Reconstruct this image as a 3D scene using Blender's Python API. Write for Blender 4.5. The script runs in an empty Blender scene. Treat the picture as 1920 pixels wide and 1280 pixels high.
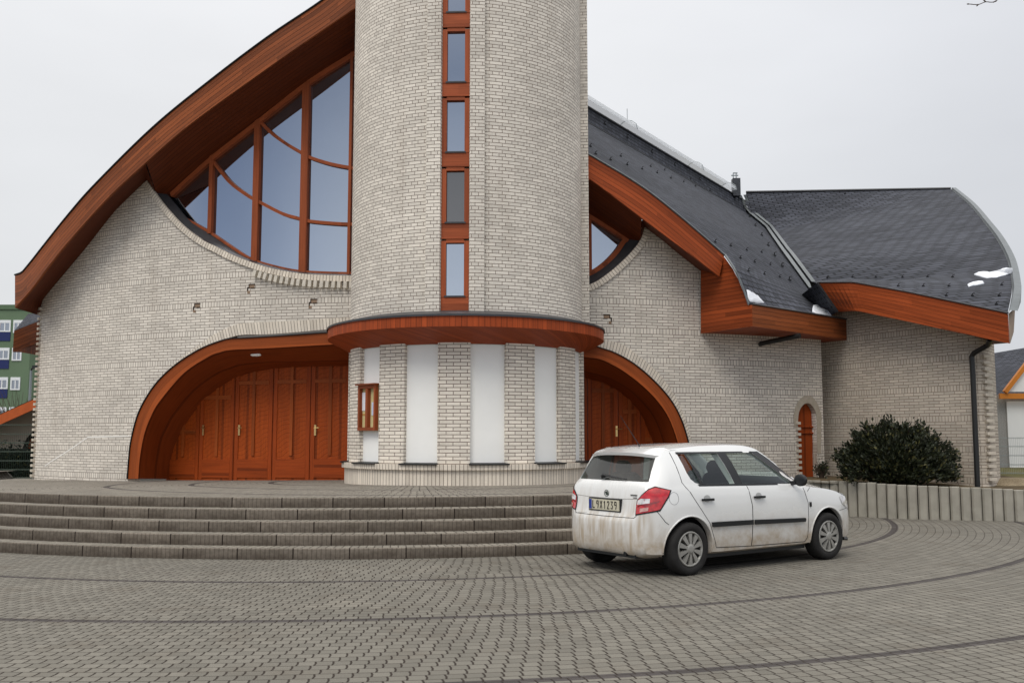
import bpy, bmesh, math, random
import numpy as np
from mathutils import Vector, Matrix
from mathutils.bvhtree import BVHTree
random.seed(7)
R = math.radians
sc = bpy.context.scene
col = sc.collection

# ------------------------------------------------------------------ camera
F = 1825.0                      # focal length in photo pixels (1920 wide)
TH = math.atan(180 / F)         # camera tilted up
EYE = Vector((0, 0, 1.55))
cd = bpy.data.cameras.new("camera")
cam = bpy.data.objects.new("camera", cd)
col.objects.link(cam)
cam.location = EYE
cam.rotation_euler = (math.pi / 2 + TH, 0, 0)
cd.sensor_width = 36
cd.lens = 36 * F / 1920
cd.clip_start = 0.05
cd.clip_end = 900
sc.camera = cam

# ------------------------------------------------------------------ sky and sun (overcast)
SUN_EL, SUN_AZ = R(52), R(205)
w = bpy.data.worlds.new("World")
sc.world = w
w.use_nodes = True
nt = w.node_tree
nt.nodes.clear()
N = nt.nodes.new
L = nt.links.new
out = N('ShaderNodeOutputWorld')
bg = N('ShaderNodeBackground')
sky = N('ShaderNodeTexSky')
sky.sky_type = 'NISHITA'
sky.sun_disc = False
sky.sun_elevation = SUN_EL
sky.sun_rotation = SUN_AZ
sky.dust_density = 4
tc = N('ShaderNodeTexCoord')
sep = N('ShaderNodeSeparateXYZ')
L(tc.outputs['Generated'], sep.inputs[0])
# cloud deck brightness: brighter towards the zenith, as an overcast sky is
ramp = N('ShaderNodeValToRGB')
L(sep.outputs['Z'], ramp.inputs[0])
cr = ramp.color_ramp
cr.elements[0].position = 0.0
cr.elements[0].color = (7.2, 7.3, 7.45, 1)
cr.elements[1].position = 1.0
cr.elements[1].color = (19.5, 19.3, 19.0, 1)
e = cr.elements.new(0.22); e.color = (7.95, 8.03, 8.15, 1)
e = cr.elements.new(0.45); e.color = (9.2, 9.25, 9.4, 1)
e = cr.elements.new(0.62); e.color = (13.5, 13.4, 13.3, 1)
# soft cloud mottling
nz = N('ShaderNodeTexNoise')
nz.inputs['Scale'].default_value = 2.2
nz.inputs['Detail'].default_value = 4
mp = N('ShaderNodeMapping')
mp.inputs['Scale'].default_value = (1, 1, 2.6)
L(tc.outputs['Generated'], mp.inputs[0]); L(mp.outputs[0], nz.inputs['Vector'])
mr = N('ShaderNodeMapRange')
mr.inputs[1].default_value = 0.3; mr.inputs[2].default_value = 0.75
mr.inputs[3].default_value = 0.93; mr.inputs[4].default_value = 1.05
L(nz.outputs['Fac'], mr.inputs[0])
mul = N('ShaderNodeMix'); mul.data_type = 'RGBA'; mul.blend_type = 'MULTIPLY'; mul.inputs[0].default_value = 1
L(ramp.outputs[0], mul.inputs[6]); L(mr.outputs[0], mul.inputs[7])
# bluer, darker cloud in the southern half of the sky (behind the camera)
mry = N('ShaderNodeMapRange'); mry.interpolation_type = 'SMOOTHSTEP'
mry.inputs[1].default_value = -0.1; mry.inputs[2].default_value = -0.55
mry.inputs[3].default_value = 0.0; mry.inputs[4].default_value = 1.0
L(sep.outputs['Y'], mry.inputs[0])
tint = N('ShaderNodeValToRGB')
L(sep.outputs['Z'], tint.inputs[0])
tint.color_ramp.elements[0].position = 0.02
tint.color_ramp.elements[0].color = (1.0, 1.03, 1.08, 1)
tint.color_ramp.elements[1].position = 0.62
tint.color_ramp.elements[1].color = (1, 1, 1, 1)
e = tint.color_ramp.elements.new(0.15); e.color = (1.2, 1.28, 1.38, 1)
e = tint.color_ramp.elements.new(0.36); e.color = (0.42, 0.5, 0.64, 1)
mul2 = N('ShaderNodeMix'); mul2.data_type = 'RGBA'; mul2.blend_type = 'MULTIPLY'
L(mry.outputs[0], mul2.inputs[0]); L(mul.outputs[2], mul2.inputs[6]); L(tint.outputs[0], mul2.inputs[7])
mix = N('ShaderNodeMix'); mix.data_type = 'RGBA'; mix.inputs[0].default_value = 0.9
L(sky.outputs[0], mix.inputs[6]); L(mul2.outputs[2], mix.inputs[7])
mrx = N('ShaderNodeMapRange'); mrx.interpolation_type = 'SMOOTHSTEP'
mrx.inputs[1].default_value = 0.0; mrx.inputs[2].default_value = 0.55; mrx.inputs[3].default_value = 0; mrx.inputs[4].default_value = 1
L(sep.outputs['X'], mrx.inputs[0])
mulx = N('ShaderNodeMix'); mulx.data_type = 'RGBA'; mulx.blend_type = 'MULTIPLY'
L(mrx.outputs[0], mulx.inputs[0]); L(mix.outputs[2], mulx.inputs[6]); mulx.inputs[7].default_value = (.85, .86, .885, 1)
mrw = N('ShaderNodeMapRange'); mrw.interpolation_type = 'SMOOTHSTEP'
mrw.inputs[1].default_value = -0.35; mrw.inputs[2].default_value = -0.85; mrw.inputs[3].default_value = 0; mrw.inputs[4].default_value = 1
L(sep.outputs['X'], mrw.inputs[0])
mw = N('ShaderNodeMath'); mw.operation = 'MULTIPLY'; L(mrw.outputs[0], mw.inputs[0]); L(mry.outputs[0], mw.inputs[1])
mulw = N('ShaderNodeMix'); mulw.data_type = 'RGBA'; mulw.blend_type = 'MULTIPLY'
L(mw.outputs[0], mulw.inputs[0]); L(mulx.outputs[2], mulw.inputs[6]); mulw.inputs[7].default_value = (.5, .56, .68, 1)
bg.inputs['Strength'].default_value = 0.1
L(mulw.outputs[2], bg.inputs[0]); L(bg.outputs[0], out.inputs[0])

sd = bpy.data.lights.new("sun", 'SUN')
sd.energy = 1.15
sd.angle = R(28)
sd.color = (1.0, 0.96, 0.9)
sun = bpy.data.objects.new("sun", sd)
col.objects.link(sun)
sun.rotation_euler = (math.pi / 2 - SUN_EL, 0, math.pi - SUN_AZ)
sun.location = (-10, -10, 30)

sc.view_settings.view_transform = 'Standard'
sc.view_settings.look = 'None'
sc.view_settings.exposure = 0.12
sc.view_settings.gamma = 1.0
sc.cycles.max_bounces = 8
sc.cycles.transparent_max_bounces = 12

# ------------------------------------------------------------------ survey helpers
ct, st = math.cos(TH), math.sin(TH)
def ray(px, py):
    v = (640 - py) / F
    return Vector(((px - 960) / F, ct - st * v, st + ct * v))
def P(px, py, Y):                      # point seen at a photo pixel, Y metres away
    d = ray(px, py)
    return EYE + d * (Y / d.y)
FC = (-1.2, 36.15)                     # the facade is part of a big cylinder round this axis
def Pc(px, py, r, c=FC):
    d = ray(px, py)
    a = d.x * d.x + d.y * d.y
    b = -2 * (d.x * c[0] + d.y * c[1])
    q = c[0] ** 2 + c[1] ** 2 - r * r
    disc = max(b * b - 4 * a * q, 0)
    t = (-b - math.sqrt(disc)) / (2 * a)
    return EYE + d * t
def Pl(px, py, p0, n):                 # on a plane
    d = ray(px, py)
    t = (p0 - EYE).dot(n) / d.dot(n)
    return EYE + d * t
def ang(p, c=FC):                      # angle on the facade cylinder, 0 = towards the camera side
    return math.atan2(p.x - c[0], c[1] - p.y)
def cyl(a, r, z, c=FC):
    return Vector((c[0] + r * math.sin(a), c[1] - r * math.cos(a), z))
def lin(v):
    return v / 12.92 if v <= 0.04045 else ((v + 0.055) / 1.055) ** 2.4
def srgb(r, g, b):
    return (lin(r / 255), lin(g / 255), lin(b / 255), 1)
def interp(pts, x):
    if x <= pts[0][0]: return pts[0][1]
    for (x0, y0), (x1, y1) in zip(pts, pts[1:]):
        if x <= x1:
            return y0 + (y1 - y0) * (x - x0) / max(x1 - x0, 1e-9)
    return pts[-1][1]
def smooth_curve(pts, n):              # Catmull-Rom resample of 3D points
    pts = [Vector(p) for p in pts]
    ext = [pts[0] * 2 - pts[1]] + pts + [pts[-1] * 2 - pts[-2]]
    o = []
    for i in range(len(pts) - 1):
        p0, p1, p2, p3 = ext[i:i + 4]
        for k in range(n):
            t = k / n
            o.append(0.5 * ((2 * p1) + (p2 - p0) * t + (2 * p0 - 5 * p1 + 4 * p2 - p3) * t * t + (3 * p1 - p0 - 3 * p2 + p3) * t ** 3))
    o.append(pts[-1])
    return o
def resample(pts, n):
    pts = [Vector(p) for p in pts]
    d = [0]
    for a, b in zip(pts, pts[1:]): d.append(d[-1] + (b - a).length)
    o = []
    for k in range(n):
        s = d[-1] * k / (n - 1)
        i = 0
        while i < len(d) - 2 and d[i + 1] < s: i += 1
        t = (s - d[i]) / max(d[i + 1] - d[i], 1e-9)
        o.append(pts[i].lerp(pts[i + 1], t))
    return o

# ------------------------------------------------------------------ object helpers
def thing(name, label, cat, loc=(0, 0, 0), group=None):
    o = bpy.data.objects.new(name, None)
    col.objects.link(o)
    o.location = loc
    o.empty_display_size = 0.2
    return tag(o, label, cat, group)
def tag(o, label, cat, group=None):
    o['label'] = label; o['category'] = cat
    if group: o['group'] = group
    return o
def world_loc(o):
    v = Vector((0, 0, 0))
    while o is not None:
        v += o.location; o = o.parent
    return v
class MB:
    def __init__(s): s.v = []; s.f = []; s.uv = []; s.sm = []
    def face(s, pts, uv=None, smooth=False):
        i = len(s.v); s.v += [Vector(p) for p in pts]
        s.f.append(list(range(i, i + len(pts))))
        if uv is None:
            a = Vector(pts[1]) - Vector(pts[0])
            if a.length < 1e-6: a = Vector((1, 0, 0))
            a = a.normalized()
            n = a.cross(Vector(pts[-1]) - Vector(pts[0]))
            b = n.cross(a).normalized() if n.length > 1e-9 else Vector((0, 0, 1))
            o = Vector((0, 0, 0))
            uv = [((Vector(p) - o).dot(a), (Vector(p) - o).dot(b)) for p in pts]
        s.uv += uv; s.sm.append(smooth)
    def strip(s, A, B, uva=None, uvb=None, smooth=True, swap=False, u0=0.0):
        n = len(A); i = len(s.v)
        s.v += [Vector(p) for p in A] + [Vector(p) for p in B]
        if uva is None:
            u = u0; uva = []; uvb = []
            for k in range(n):
                if k: u += ((A[k] - A[k - 1]).length + (B[k] - B[k - 1]).length) / 2
                wd = (B[k] - A[k]).length
                uva.append((u, 0.0)); uvb.append((u, wd))
        for k in range(n - 1):
            s.f.append([i + k, i + k + 1, i + n + k + 1, i + n + k])
            q = [uva[k], uva[k + 1], uvb[k + 1], uvb[k]]
            s.uv += [(b, a) for a, b in q] if swap else q
            s.sm.append(smooth)
    def box(s, p0, p1):
        c = (Vector(p0) + Vector(p1)) / 2; h = (Vector(p1) - Vector(p0)) / 2
        s.obox(c, Vector((h.x, 0, 0)), Vector((0, h.y, 0)), Vector((0, 0, h.z)))
    def obox(s, c, ax, ay, az):
        c = Vector(c); A = [ax, ay, az]; Ln = [a.length * 2 for a in A]
        off = random.random() * 7
        for k in range(3):
            u, v = [j for j in range(3) if j != k]
            if Ln[u] < Ln[v]: u, v = v, u
            for sg in (1, -1):
                q = [(-1, -1), (1, -1), (1, 1), (-1, 1)]
                pts = [c + A[k] * sg + A[u] * a + A[v] * b for a, b in q]
                uv = [(a * Ln[u] / 2 + off, b * Ln[v] / 2 + off) for a, b in q]
                nrm = (pts[1] - pts[0]).cross(pts[2] - pts[0])
                if nrm.dot(A[k] * sg) < 0: pts.reverse(); uv.reverse()
                s.face(pts, uv)
    def beam(s, a, b, w, h, up=Vector((0, 0, 1))):
        a = Vector(a); b = Vector(b); d = (b - a)
        x = d.normalized(); y = up.cross(x)
        if y.length < 1e-6: y = Vector((1, 0, 0))
        y.normalize(); z = x.cross(y)
        s.obox((a + b) / 2, d / 2, y * w / 2, z * h / 2)
    def tube(s, pts, r, n=8, caps=True):
        pts = [Vector(p) for p in pts]
        rs = r if isinstance(r, (list, tuple)) else [r] * len(pts)
        rings = []; u = 0
        prev = None
        for k, p in enumerate(pts):
            d = (pts[min(k + 1, len(pts) - 1)] - pts[max(k - 1, 0)]).normalized()
            if prev is None:
                t = Vector((0, 0, 1)) if abs(d.z) < .9 else Vector((1, 0, 0))
                a = d.cross(t).normalized()
            else:
                a = (prev - d * prev.dot(d)).normalized()
            prev = a
            b = d.cross(a)
            rings.append([p + (a * math.cos(2 * math.pi * j / n) + b * math.sin(2 * math.pi * j / n)) * rs[k] for j in range(n)])
        for k in range(len(rings) - 1):
            s.strip(rings[k] + rings[k][:1], rings[k + 1] + rings[k + 1][:1], smooth=True)
        if caps:
            s.face(rings[0]); s.face(rings[-1][::-1])
    def prism(s, poly, vec):
        vec = Vector(vec); top = [Vector(p) + vec for p in poly]; poly = [Vector(p) for p in poly]
        s.face(poly); s.face(top[::-1])
        n = len(poly)
        for k in range(n):
            s.face([poly[k], poly[(k + 1) % n], top[(k + 1) % n], top[k]])
    def slab(s, A, B, off):                 # strip with thickness: off = vector or function(k)
        g = off if callable(off) else (lambda k: Vector(off))
        A2 = [a + g(k) for k, a in enumerate(A)]; B2 = [b + g(k) for k, b in enumerate(B)]
        s.strip(A, B, smooth=False); s.strip(B2, A2, smooth=False)
        s.strip(A2, A, smooth=False); s.strip(B, B2, smooth=False)
        s.face([A[0], B[0], B2[0], A2[0]]); s.face([A[-1], A2[-1], B2[-1], B[-1]])
    def build(s, name, mat, parent=None, raw=False, merge=False):
        me = bpy.data.meshes.new(name)
        o0 = Vector((0, 0, 0)) if (parent is None or raw) else world_loc(parent)
        me.from_pydata([tuple(v - o0) for v in s.v], [], s.f)
        ul = me.uv_layers.new(name='UVMap')
        fl = [c for uv in s.uv for c in uv]
        ul.data.foreach_set('uv', fl)
        me.polygons.foreach_set('use_smooth', s.sm)
        if merge:
            bm = bmesh.new(); bm.from_mesh(me)
            bmesh.ops.remove_doubles(bm, verts=bm.verts, dist=1e-5)
            bm.to_mesh(me); bm.free()
        me.materials.append(mat)
        o = bpy.data.objects.new(name, me)
        col.objects.link(o)
        if parent is not None: o.parent = parent
        return o
def structure(o):
    o['kind'] = 'structure'; return o

# ------------------------------------------------------------------ materials
class Mat:
    def __init__(s, name, rough=0.7, spec=0.3):
        s.m = bpy.data.materials.new(name); s.m.use_nodes = True
        s.nt = s.m.node_tree
        s.b = s.nt.nodes['Principled BSDF']
        s.b.inputs['Roughness'].default_value = rough
        s.b.inputs['Specular IOR Level'].default_value = spec
    def n(s, t, **k):
        o = s.nt.nodes.new(t)
        for a, v in k.items(): setattr(o, a, v)
        return o
    def l(s, a, b): s.nt.links.new(a, b)
    def math(s, op, a, b=None, c=None):
        o = s.n('ShaderNodeMath', operation=op)
        for i, x in enumerate((a, b, c)):
            if x is None: continue
            if isinstance(x, (int, float)): o.inputs[i].default_value = x
            else: s.l(x, o.inputs[i])
        return o.outputs[0]
    def uv(s):
        t = s.n('ShaderNodeUVMap'); t.uv_map = 'UVMap'
        sp = s.n('ShaderNodeSeparateXYZ'); s.l(t.outputs[0], sp.inputs[0])
        return t.outputs[0], sp.outputs[0], sp.outputs[1]
    def pos(s):
        g = s.n('ShaderNodeNewGeometry')
        return g.outputs['Position']
    def objc(s):
        return s.n('ShaderNodeTexCoord').outputs['Object']
    def vec(s, x, y, z=0.0):
        o = s.n('ShaderNodeCombineXYZ')
        for i, q in enumerate((x, y, z)):
            if isinstance(q, (int, float)): o.inputs[i].default_value = q
            else: s.l(q, o.inputs[i])
        return o.outputs[0]
    def noise(s, v, scale, detail=3, rough=.5):
        o = s.n('ShaderNodeTexNoise')
        o.inputs['Scale'].default_value = scale; o.inputs['Detail'].default_value = detail
        o.inputs['Roughness'].default_value = rough
        s.l(v, o.inputs['Vector']); return o.outputs['Fac']
    def white(s, v):
        o = s.n('ShaderNodeTexWhiteNoise', noise_dimensions='3D'); s.l(v, o.inputs['Vector']); return o.outputs['Value']
    def rng(s, x, a, b, c, d, clamp=True, smooth=False):
        o = s.n('ShaderNodeMapRange', clamp=clamp)
        if smooth: o.interpolation_type = 'SMOOTHSTEP'
        for i, q in enumerate((a, b, c, d)): o.inputs[i + 1].default_value = q
        s.l(x, o.inputs[0]); return o.outputs[0]
    def mixc(s, fac, a, b, mode='MIX'):
        o = s.n('ShaderNodeMix', data_type='RGBA', blend_type=mode)
        for i, q in ((0, fac), (6, a), (7, b)):
            if isinstance(q, (int, float)): o.inputs[i].default_value = q
            elif isinstance(q, tuple): o.inputs[i].default_value = q
            else: s.l(q, o.inputs[i])
        return o.outputs[2]
    def scale(s, c, fac):                # multiply a colour by a value
        o = s.n('ShaderNodeVectorMath', operation='SCALE')
        if isinstance(c, tuple): o.inputs[0].default_value = c[:3]
        else: s.l(c, o.inputs[0])
        s.l(fac, o.inputs['Scale']); return o.outputs[0]
    def color(s, c):
        if isinstance(c, tuple): s.b.inputs['Base Color'].default_value = c
        else: s.l(c, s.b.inputs['Base Color'])
    def bump(s, h, dist=.01, strength=1.0):
        o = s.n('ShaderNodeBump'); o.inputs['Distance'].default_value = dist
        o.inputs['Strength'].default_value = strength
        s.l(h, o.inputs['Height']); s.l(o.outputs[0], s.b.inputs['Normal'])

def simple(name, c, rough=.6, spec=.3, metal=0, var=.0, scale=6):
    m = Mat(name, rough, spec)
    m.b.inputs['Metallic'].default_value = metal
    if var:
        f = m.rng(m.noise(m.objc(), scale, 4), .3, .7, 1 - var, 1 + var)
        m.color(m.scale(c, f))
    else: m.color(c)
    return m.m

def brick_mat(name, course=.0625, blen=.25, period=None, sold=.125, mortar_c=srgb(126, 110, 100), brick_c=srgb(228, 220, 207),
              mortar=.011, vertical=False, header_every=None):
    m = Mat(name, .85, .2)
    uv, u, v = m.uv()
    def bricks(vec_, bw, rh, offset):
        b = m.n('ShaderNodeTexBrick')
        b.offset = offset; b.squash = 1
        m.l(vec_, b.inputs['Vector'])
        b.inputs['Scale'].default_value = 1
        b.inputs['Color1'].default_value = (0, 0, 0, 1); b.inputs['Color2'].default_value = (1, 1, 1, 1)
        b.inputs['Mortar'].default_value = (.5, .5, .5, 1)
        b.inputs['Mortar Size'].default_value = mortar / 2
        b.inputs['Mortar Smooth'].default_value = .15
        b.inputs['Bias'].default_value = 0
        b.inputs['Brick Width'].default_value = bw; b.inputs['Row Height'].default_value = rh
        return b.outputs['Color'], b.outputs['Fac']
    if vertical:
        colr, fac = bricks(m.vec(u, v), course * 1.15, 50.0, 0)
    elif period:
        k = m.math('FLOOR', m.math('DIVIDE', v, period))
        vs = m.math('SUBTRACT', v, m.math('MULTIPLY', m.math('ADD', k, 1), sold))
        lv = m.math('SUBTRACT', v, m.math('MULTIPLY', k, period))
        c1, f1 = bricks(m.vec(u, vs), blen, course, .5)
        c2, f2 = bricks(m.vec(u, m.math('ADD', lv, m.math('MULTIPLY', k, sold))), .075, sold, 0)
        ms = m.math('LESS_THAN', lv, sold)
        colr = m.mixc(ms, c1, c2)
        fm = m.n('ShaderNodeMix'); m.l(ms, fm.inputs[0]); m.l(f1, fm.inputs[2]); m.l(f2, fm.inputs[3])
        fac = fm.outputs[0]
    elif header_every:
        c1, f1 = bricks(m.vec(u, v), blen, course, .5)
        c2, f2 = bricks(m.vec(u, v), blen / 2, course, .5)
        row = m.math('FLOOR', m.math('DIVIDE', v, course))
        ms = m.math('LESS_THAN', m.math('FLOORED_MODULO', row, header_every), .5)
        colr = m.mixc(ms, c1, c2)
        fm = m.n('ShaderNodeMix'); m.l(ms, fm.inputs[0]); m.l(f1, fm.inputs[2]); m.l(f2, fm.inputs[3])
        fac = fm.outputs[0]
    else:
        colr, fac = bricks(m.vec(u, v), blen, course, .5)
    tone = m.rng(colr, 0, 1, .84, 1.06)
    base = m.scale(brick_c, tone)
    # weathering: broad stains and a slight warm drift from batch to batch
    wz = m.noise(m.pos(), .55, 5, .6)
    base = m.scale(base, m.rng(wz, .3, .7, .84, 1.06))
    base = m.mixc(m.rng(m.noise(m.vec(m.math('MULTIPLY', u, 1.2), m.math('MULTIPLY', v, .12)), 2.2, 4), .55, .8, 0, .22), base, srgb(150, 132, 112))
    base = m.scale(base, m.rng(m.noise(m.pos(), 60, 2), .3, .7, .93, 1.05))
    c = m.mixc(fac, base, mortar_c)
    m.color(c)
    m.bump(m.math('SUBTRACT', 1, fac), .008, .8)
    return m.m

def wood_mat(name, c, board=.1, dark=.45, rough=.55, var=.25, spec=.18, carve=False):
    m = Mat(name, rough, spec)
    uv, u, v = m.uv()
    q = m.math('DIVIDE', v, board)
    row = m.math('FLOOR', q); fr = m.math('FRACT', q)
    groove = m.math('MAXIMUM', m.math('LESS_THAN', fr, .07), m.math('GREATER_THAN', fr, .96))
    tone = m.rng(m.white(m.vec(row, m.math('FLOOR', m.math('MULTIPLY', m.math('ADD', u, m.math('MULTIPLY', row, 1.37)), .4)))), 0, 1, 1 - var, 1 + var * .8)
    grain = m.noise(m.vec(m.math('MULTIPLY', u, 1.3), m.math('MULTIPLY', v, 45), row), 1.0, 4, .65)
    g = m.rng(grain, .3, .72, .72, 1.18)
    base = m.scale(m.scale(c, tone), g)
    streak = m.noise(m.vec(m.math('MULTIPLY', u, .5), m.math('MULTIPLY', v, 6)), 1.0, 3)
    base = m.mixc(m.rng(streak, .5, .8, 0, .5), base, tuple(x * .42 for x in c[:3]) + (1,))
    m.color(m.mixc(m.math('MULTIPLY', groove, dark + .3), base, tuple(x * .18 for x in c[:3]) + (1,)))
    h_ = m.math('SUBTRACT', 1, groove)
    if carve:                       # shallow carved lines running up to the right across each leaf
        wv = m.math('MULTIPLY', m.math('SINE', m.math('ADD', m.math('MULTIPLY', v, 14.0), m.math('MULTIPLY', u, 5.0))), .022)
        q2 = m.math('FRACT', m.math('DIVIDE', m.math('ADD', m.math('SUBTRACT', u, m.math('MULTIPLY', v, .42)), wv), .105))
        ln = m.rng(m.math('ABSOLUTE', m.math('SUBTRACT', q2, .5)), .0, .13, 1, 0)
        c0 = m.b.inputs['Base Color'].links[0].from_socket
        m.color(m.mixc(m.math('MULTIPLY', ln, .3), c0, tuple(x * .25 for x in c[:3]) + (1,)))
        h_ = m.math('SUBTRACT', h_, m.math('MULTIPLY', ln, .8))
    m.bump(h_, .006, .7)
    return m.m

M = {}
M['brick'] = brick_mat('facade_brick', period=.625)
M['brick_tower'] = brick_mat('tower_brick', course=.0640, blen=.25, header_every=4)
M['brick_pillar'] = brick_mat('pillar_brick', course=.0640, blen=.25, mortar=.013, brick_c=srgb(238, 229, 214))
M['brick_soldier'] = brick_mat('soldier_brick', vertical=True, course=.062, brick_c=srgb(228, 217, 200))
M['brick_wing_shaded'] = brick_mat('wing_brick_shaded', period=.625, brick_c=srgb(200, 189, 173))  # facade brick in a darker colour, painting in the light falloff at the right
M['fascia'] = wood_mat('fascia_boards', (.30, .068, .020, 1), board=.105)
M['fascia_brown'] = wood_mat('weathered_fascia_boards', (.25, .068, .020, 1), board=.09, var=.35)
M['fascia_right'] = wood_mat('right_fascia_boards', (.33, .066, .017, 1), board=.085, var=.3)
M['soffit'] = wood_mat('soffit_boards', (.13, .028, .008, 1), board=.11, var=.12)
M['canopy'] = wood_mat('canopy_boards', (.36, .064, .015, 1), board=.10, var=.18, dark=.3)
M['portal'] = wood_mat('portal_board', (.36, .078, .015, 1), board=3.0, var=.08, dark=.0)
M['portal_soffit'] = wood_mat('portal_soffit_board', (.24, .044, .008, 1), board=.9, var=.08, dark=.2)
M['door'] = wood_mat('door_wood', (.33, .056, .008, 1), board=.55, var=.06, dark=.2)
M['door_leaf'] = wood_mat('carved_door_leaf', (.38, .066, .008, 1), board=.55, var=.06, dark=.2, carve=True)
M['frame'] = wood_mat('window_frame_wood', (.30, .072, .023, 1), board=2.0, var=.1, dark=0)
M['strip_wood'] = wood_mat('tower_window_wood', (.36, .085, .030, 1), board=3.0, var=.1, dark=0)
M['flash'] = simple('dark_flashing', srgb(58, 58, 60), .45, .4, 0, .15, 9)
M['rubber'] = simple('black_seal', srgb(26, 27, 28), .6)
M['zinc'] = simple('zinc_sheet', srgb(100, 105, 106), .45, .5, .3, .12, 5)
M['pipe'] = simple('black_pipe', srgb(34, 34, 33), .4, .4)
M['render'] = simple('white_render', srgb(243, 242, 237), .9, .1, 0, .025, 2)
M['snow'] = simple('snow', srgb(228, 231, 236), .9, .2, 0, .03, 20)
M['brass'] = simple('brass', (.75, .52, .22, 1), .3, .5, 1)
M['concrete'] = simple('palisade_concrete', srgb(152, 147, 135), .9, .15, 0, .14, 4)
M['black'] = simple('black_plastic', (.012, .012, .013, 1), .45, .3)
M['white_plastic'] = simple('white_lamp_glass', srgb(250, 250, 246), .35, .4)
M['steel'] = simple('galvanised_steel', srgb(140, 146, 146), .45, .5, .6)

def roof_mat():
    m = Mat('slate_tiles', .8, .15)
    uv, u, v = m.uv()
    b = m.n('ShaderNodeTexBrick'); b.offset = .5
    m.l(m.vec(u, v), b.inputs['Vector'])
    b.inputs['Scale'].default_value = 1
    b.inputs['Color1'].default_value = (0, 0, 0, 1); b.inputs['Color2'].default_value = (1, 1, 1, 1)
    b.inputs['Mortar Size'].default_value = .018; b.inputs['Mortar Smooth'].default_value = .2
    b.inputs['Brick Width'].default_value = .27; b.inputs['Row Height'].default_value = .15
    b.inputs['Bias'].default_value = 0
    tone = m.rng(b.outputs['Color'], 0, 1, .68, 1.32)
    base = m.scale(srgb(66, 68, 75), tone)
    base = m.scale(base, m.rng(m.noise(m.pos(), .5, 4), .3, .7, .85, 1.15))
    m.color(m.mixc(b.outputs['Fac'], base, srgb(34, 35, 38)))
    fr = m.math('FRACT', m.math('DIVIDE', v, .15))
    m.bump(m.math('SUBTRACT', 1, fr), .012, .9)
    return m.m
M['slate'] = roof_mat()

def pane_mat(name, base, refl, rough=.02):
    m = Mat(name, rough, .5)
    m.b.inputs['Metallic'].default_value = 1.0
    m.b.inputs['Base Color'].default_value = refl
    # faint waviness of the panes
    m.bump(m.noise(m.objc(), 1.3, 2), .004, .25)
    d = m.n('ShaderNodeBsdfDiffuse'); d.inputs['Color'].default_value = base
    mx = m.n('ShaderNodeMixShader'); mx.inputs[0].default_value = .12
    o = m.nt.nodes['Material Output']
    m.l(m.b.outputs[0], mx.inputs[1]); m.l(d.outputs[0], mx.inputs[2]); m.l(mx.outputs[0], o.inputs['Surface'])
    return m.m
M['pane'] = pane_mat('reflective_glass', (.02, .025, .035, 1), (.44, .47, .52, 1))
M['pane_dim'] = pane_mat('dim_glass', (.12, .11, .11, 1), (.2, .19, .18, 1))
M['house_pane'] = pane_mat('dark_glass', (.05, .05, .06, 1), (.35, .37, .4, 1))

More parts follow.
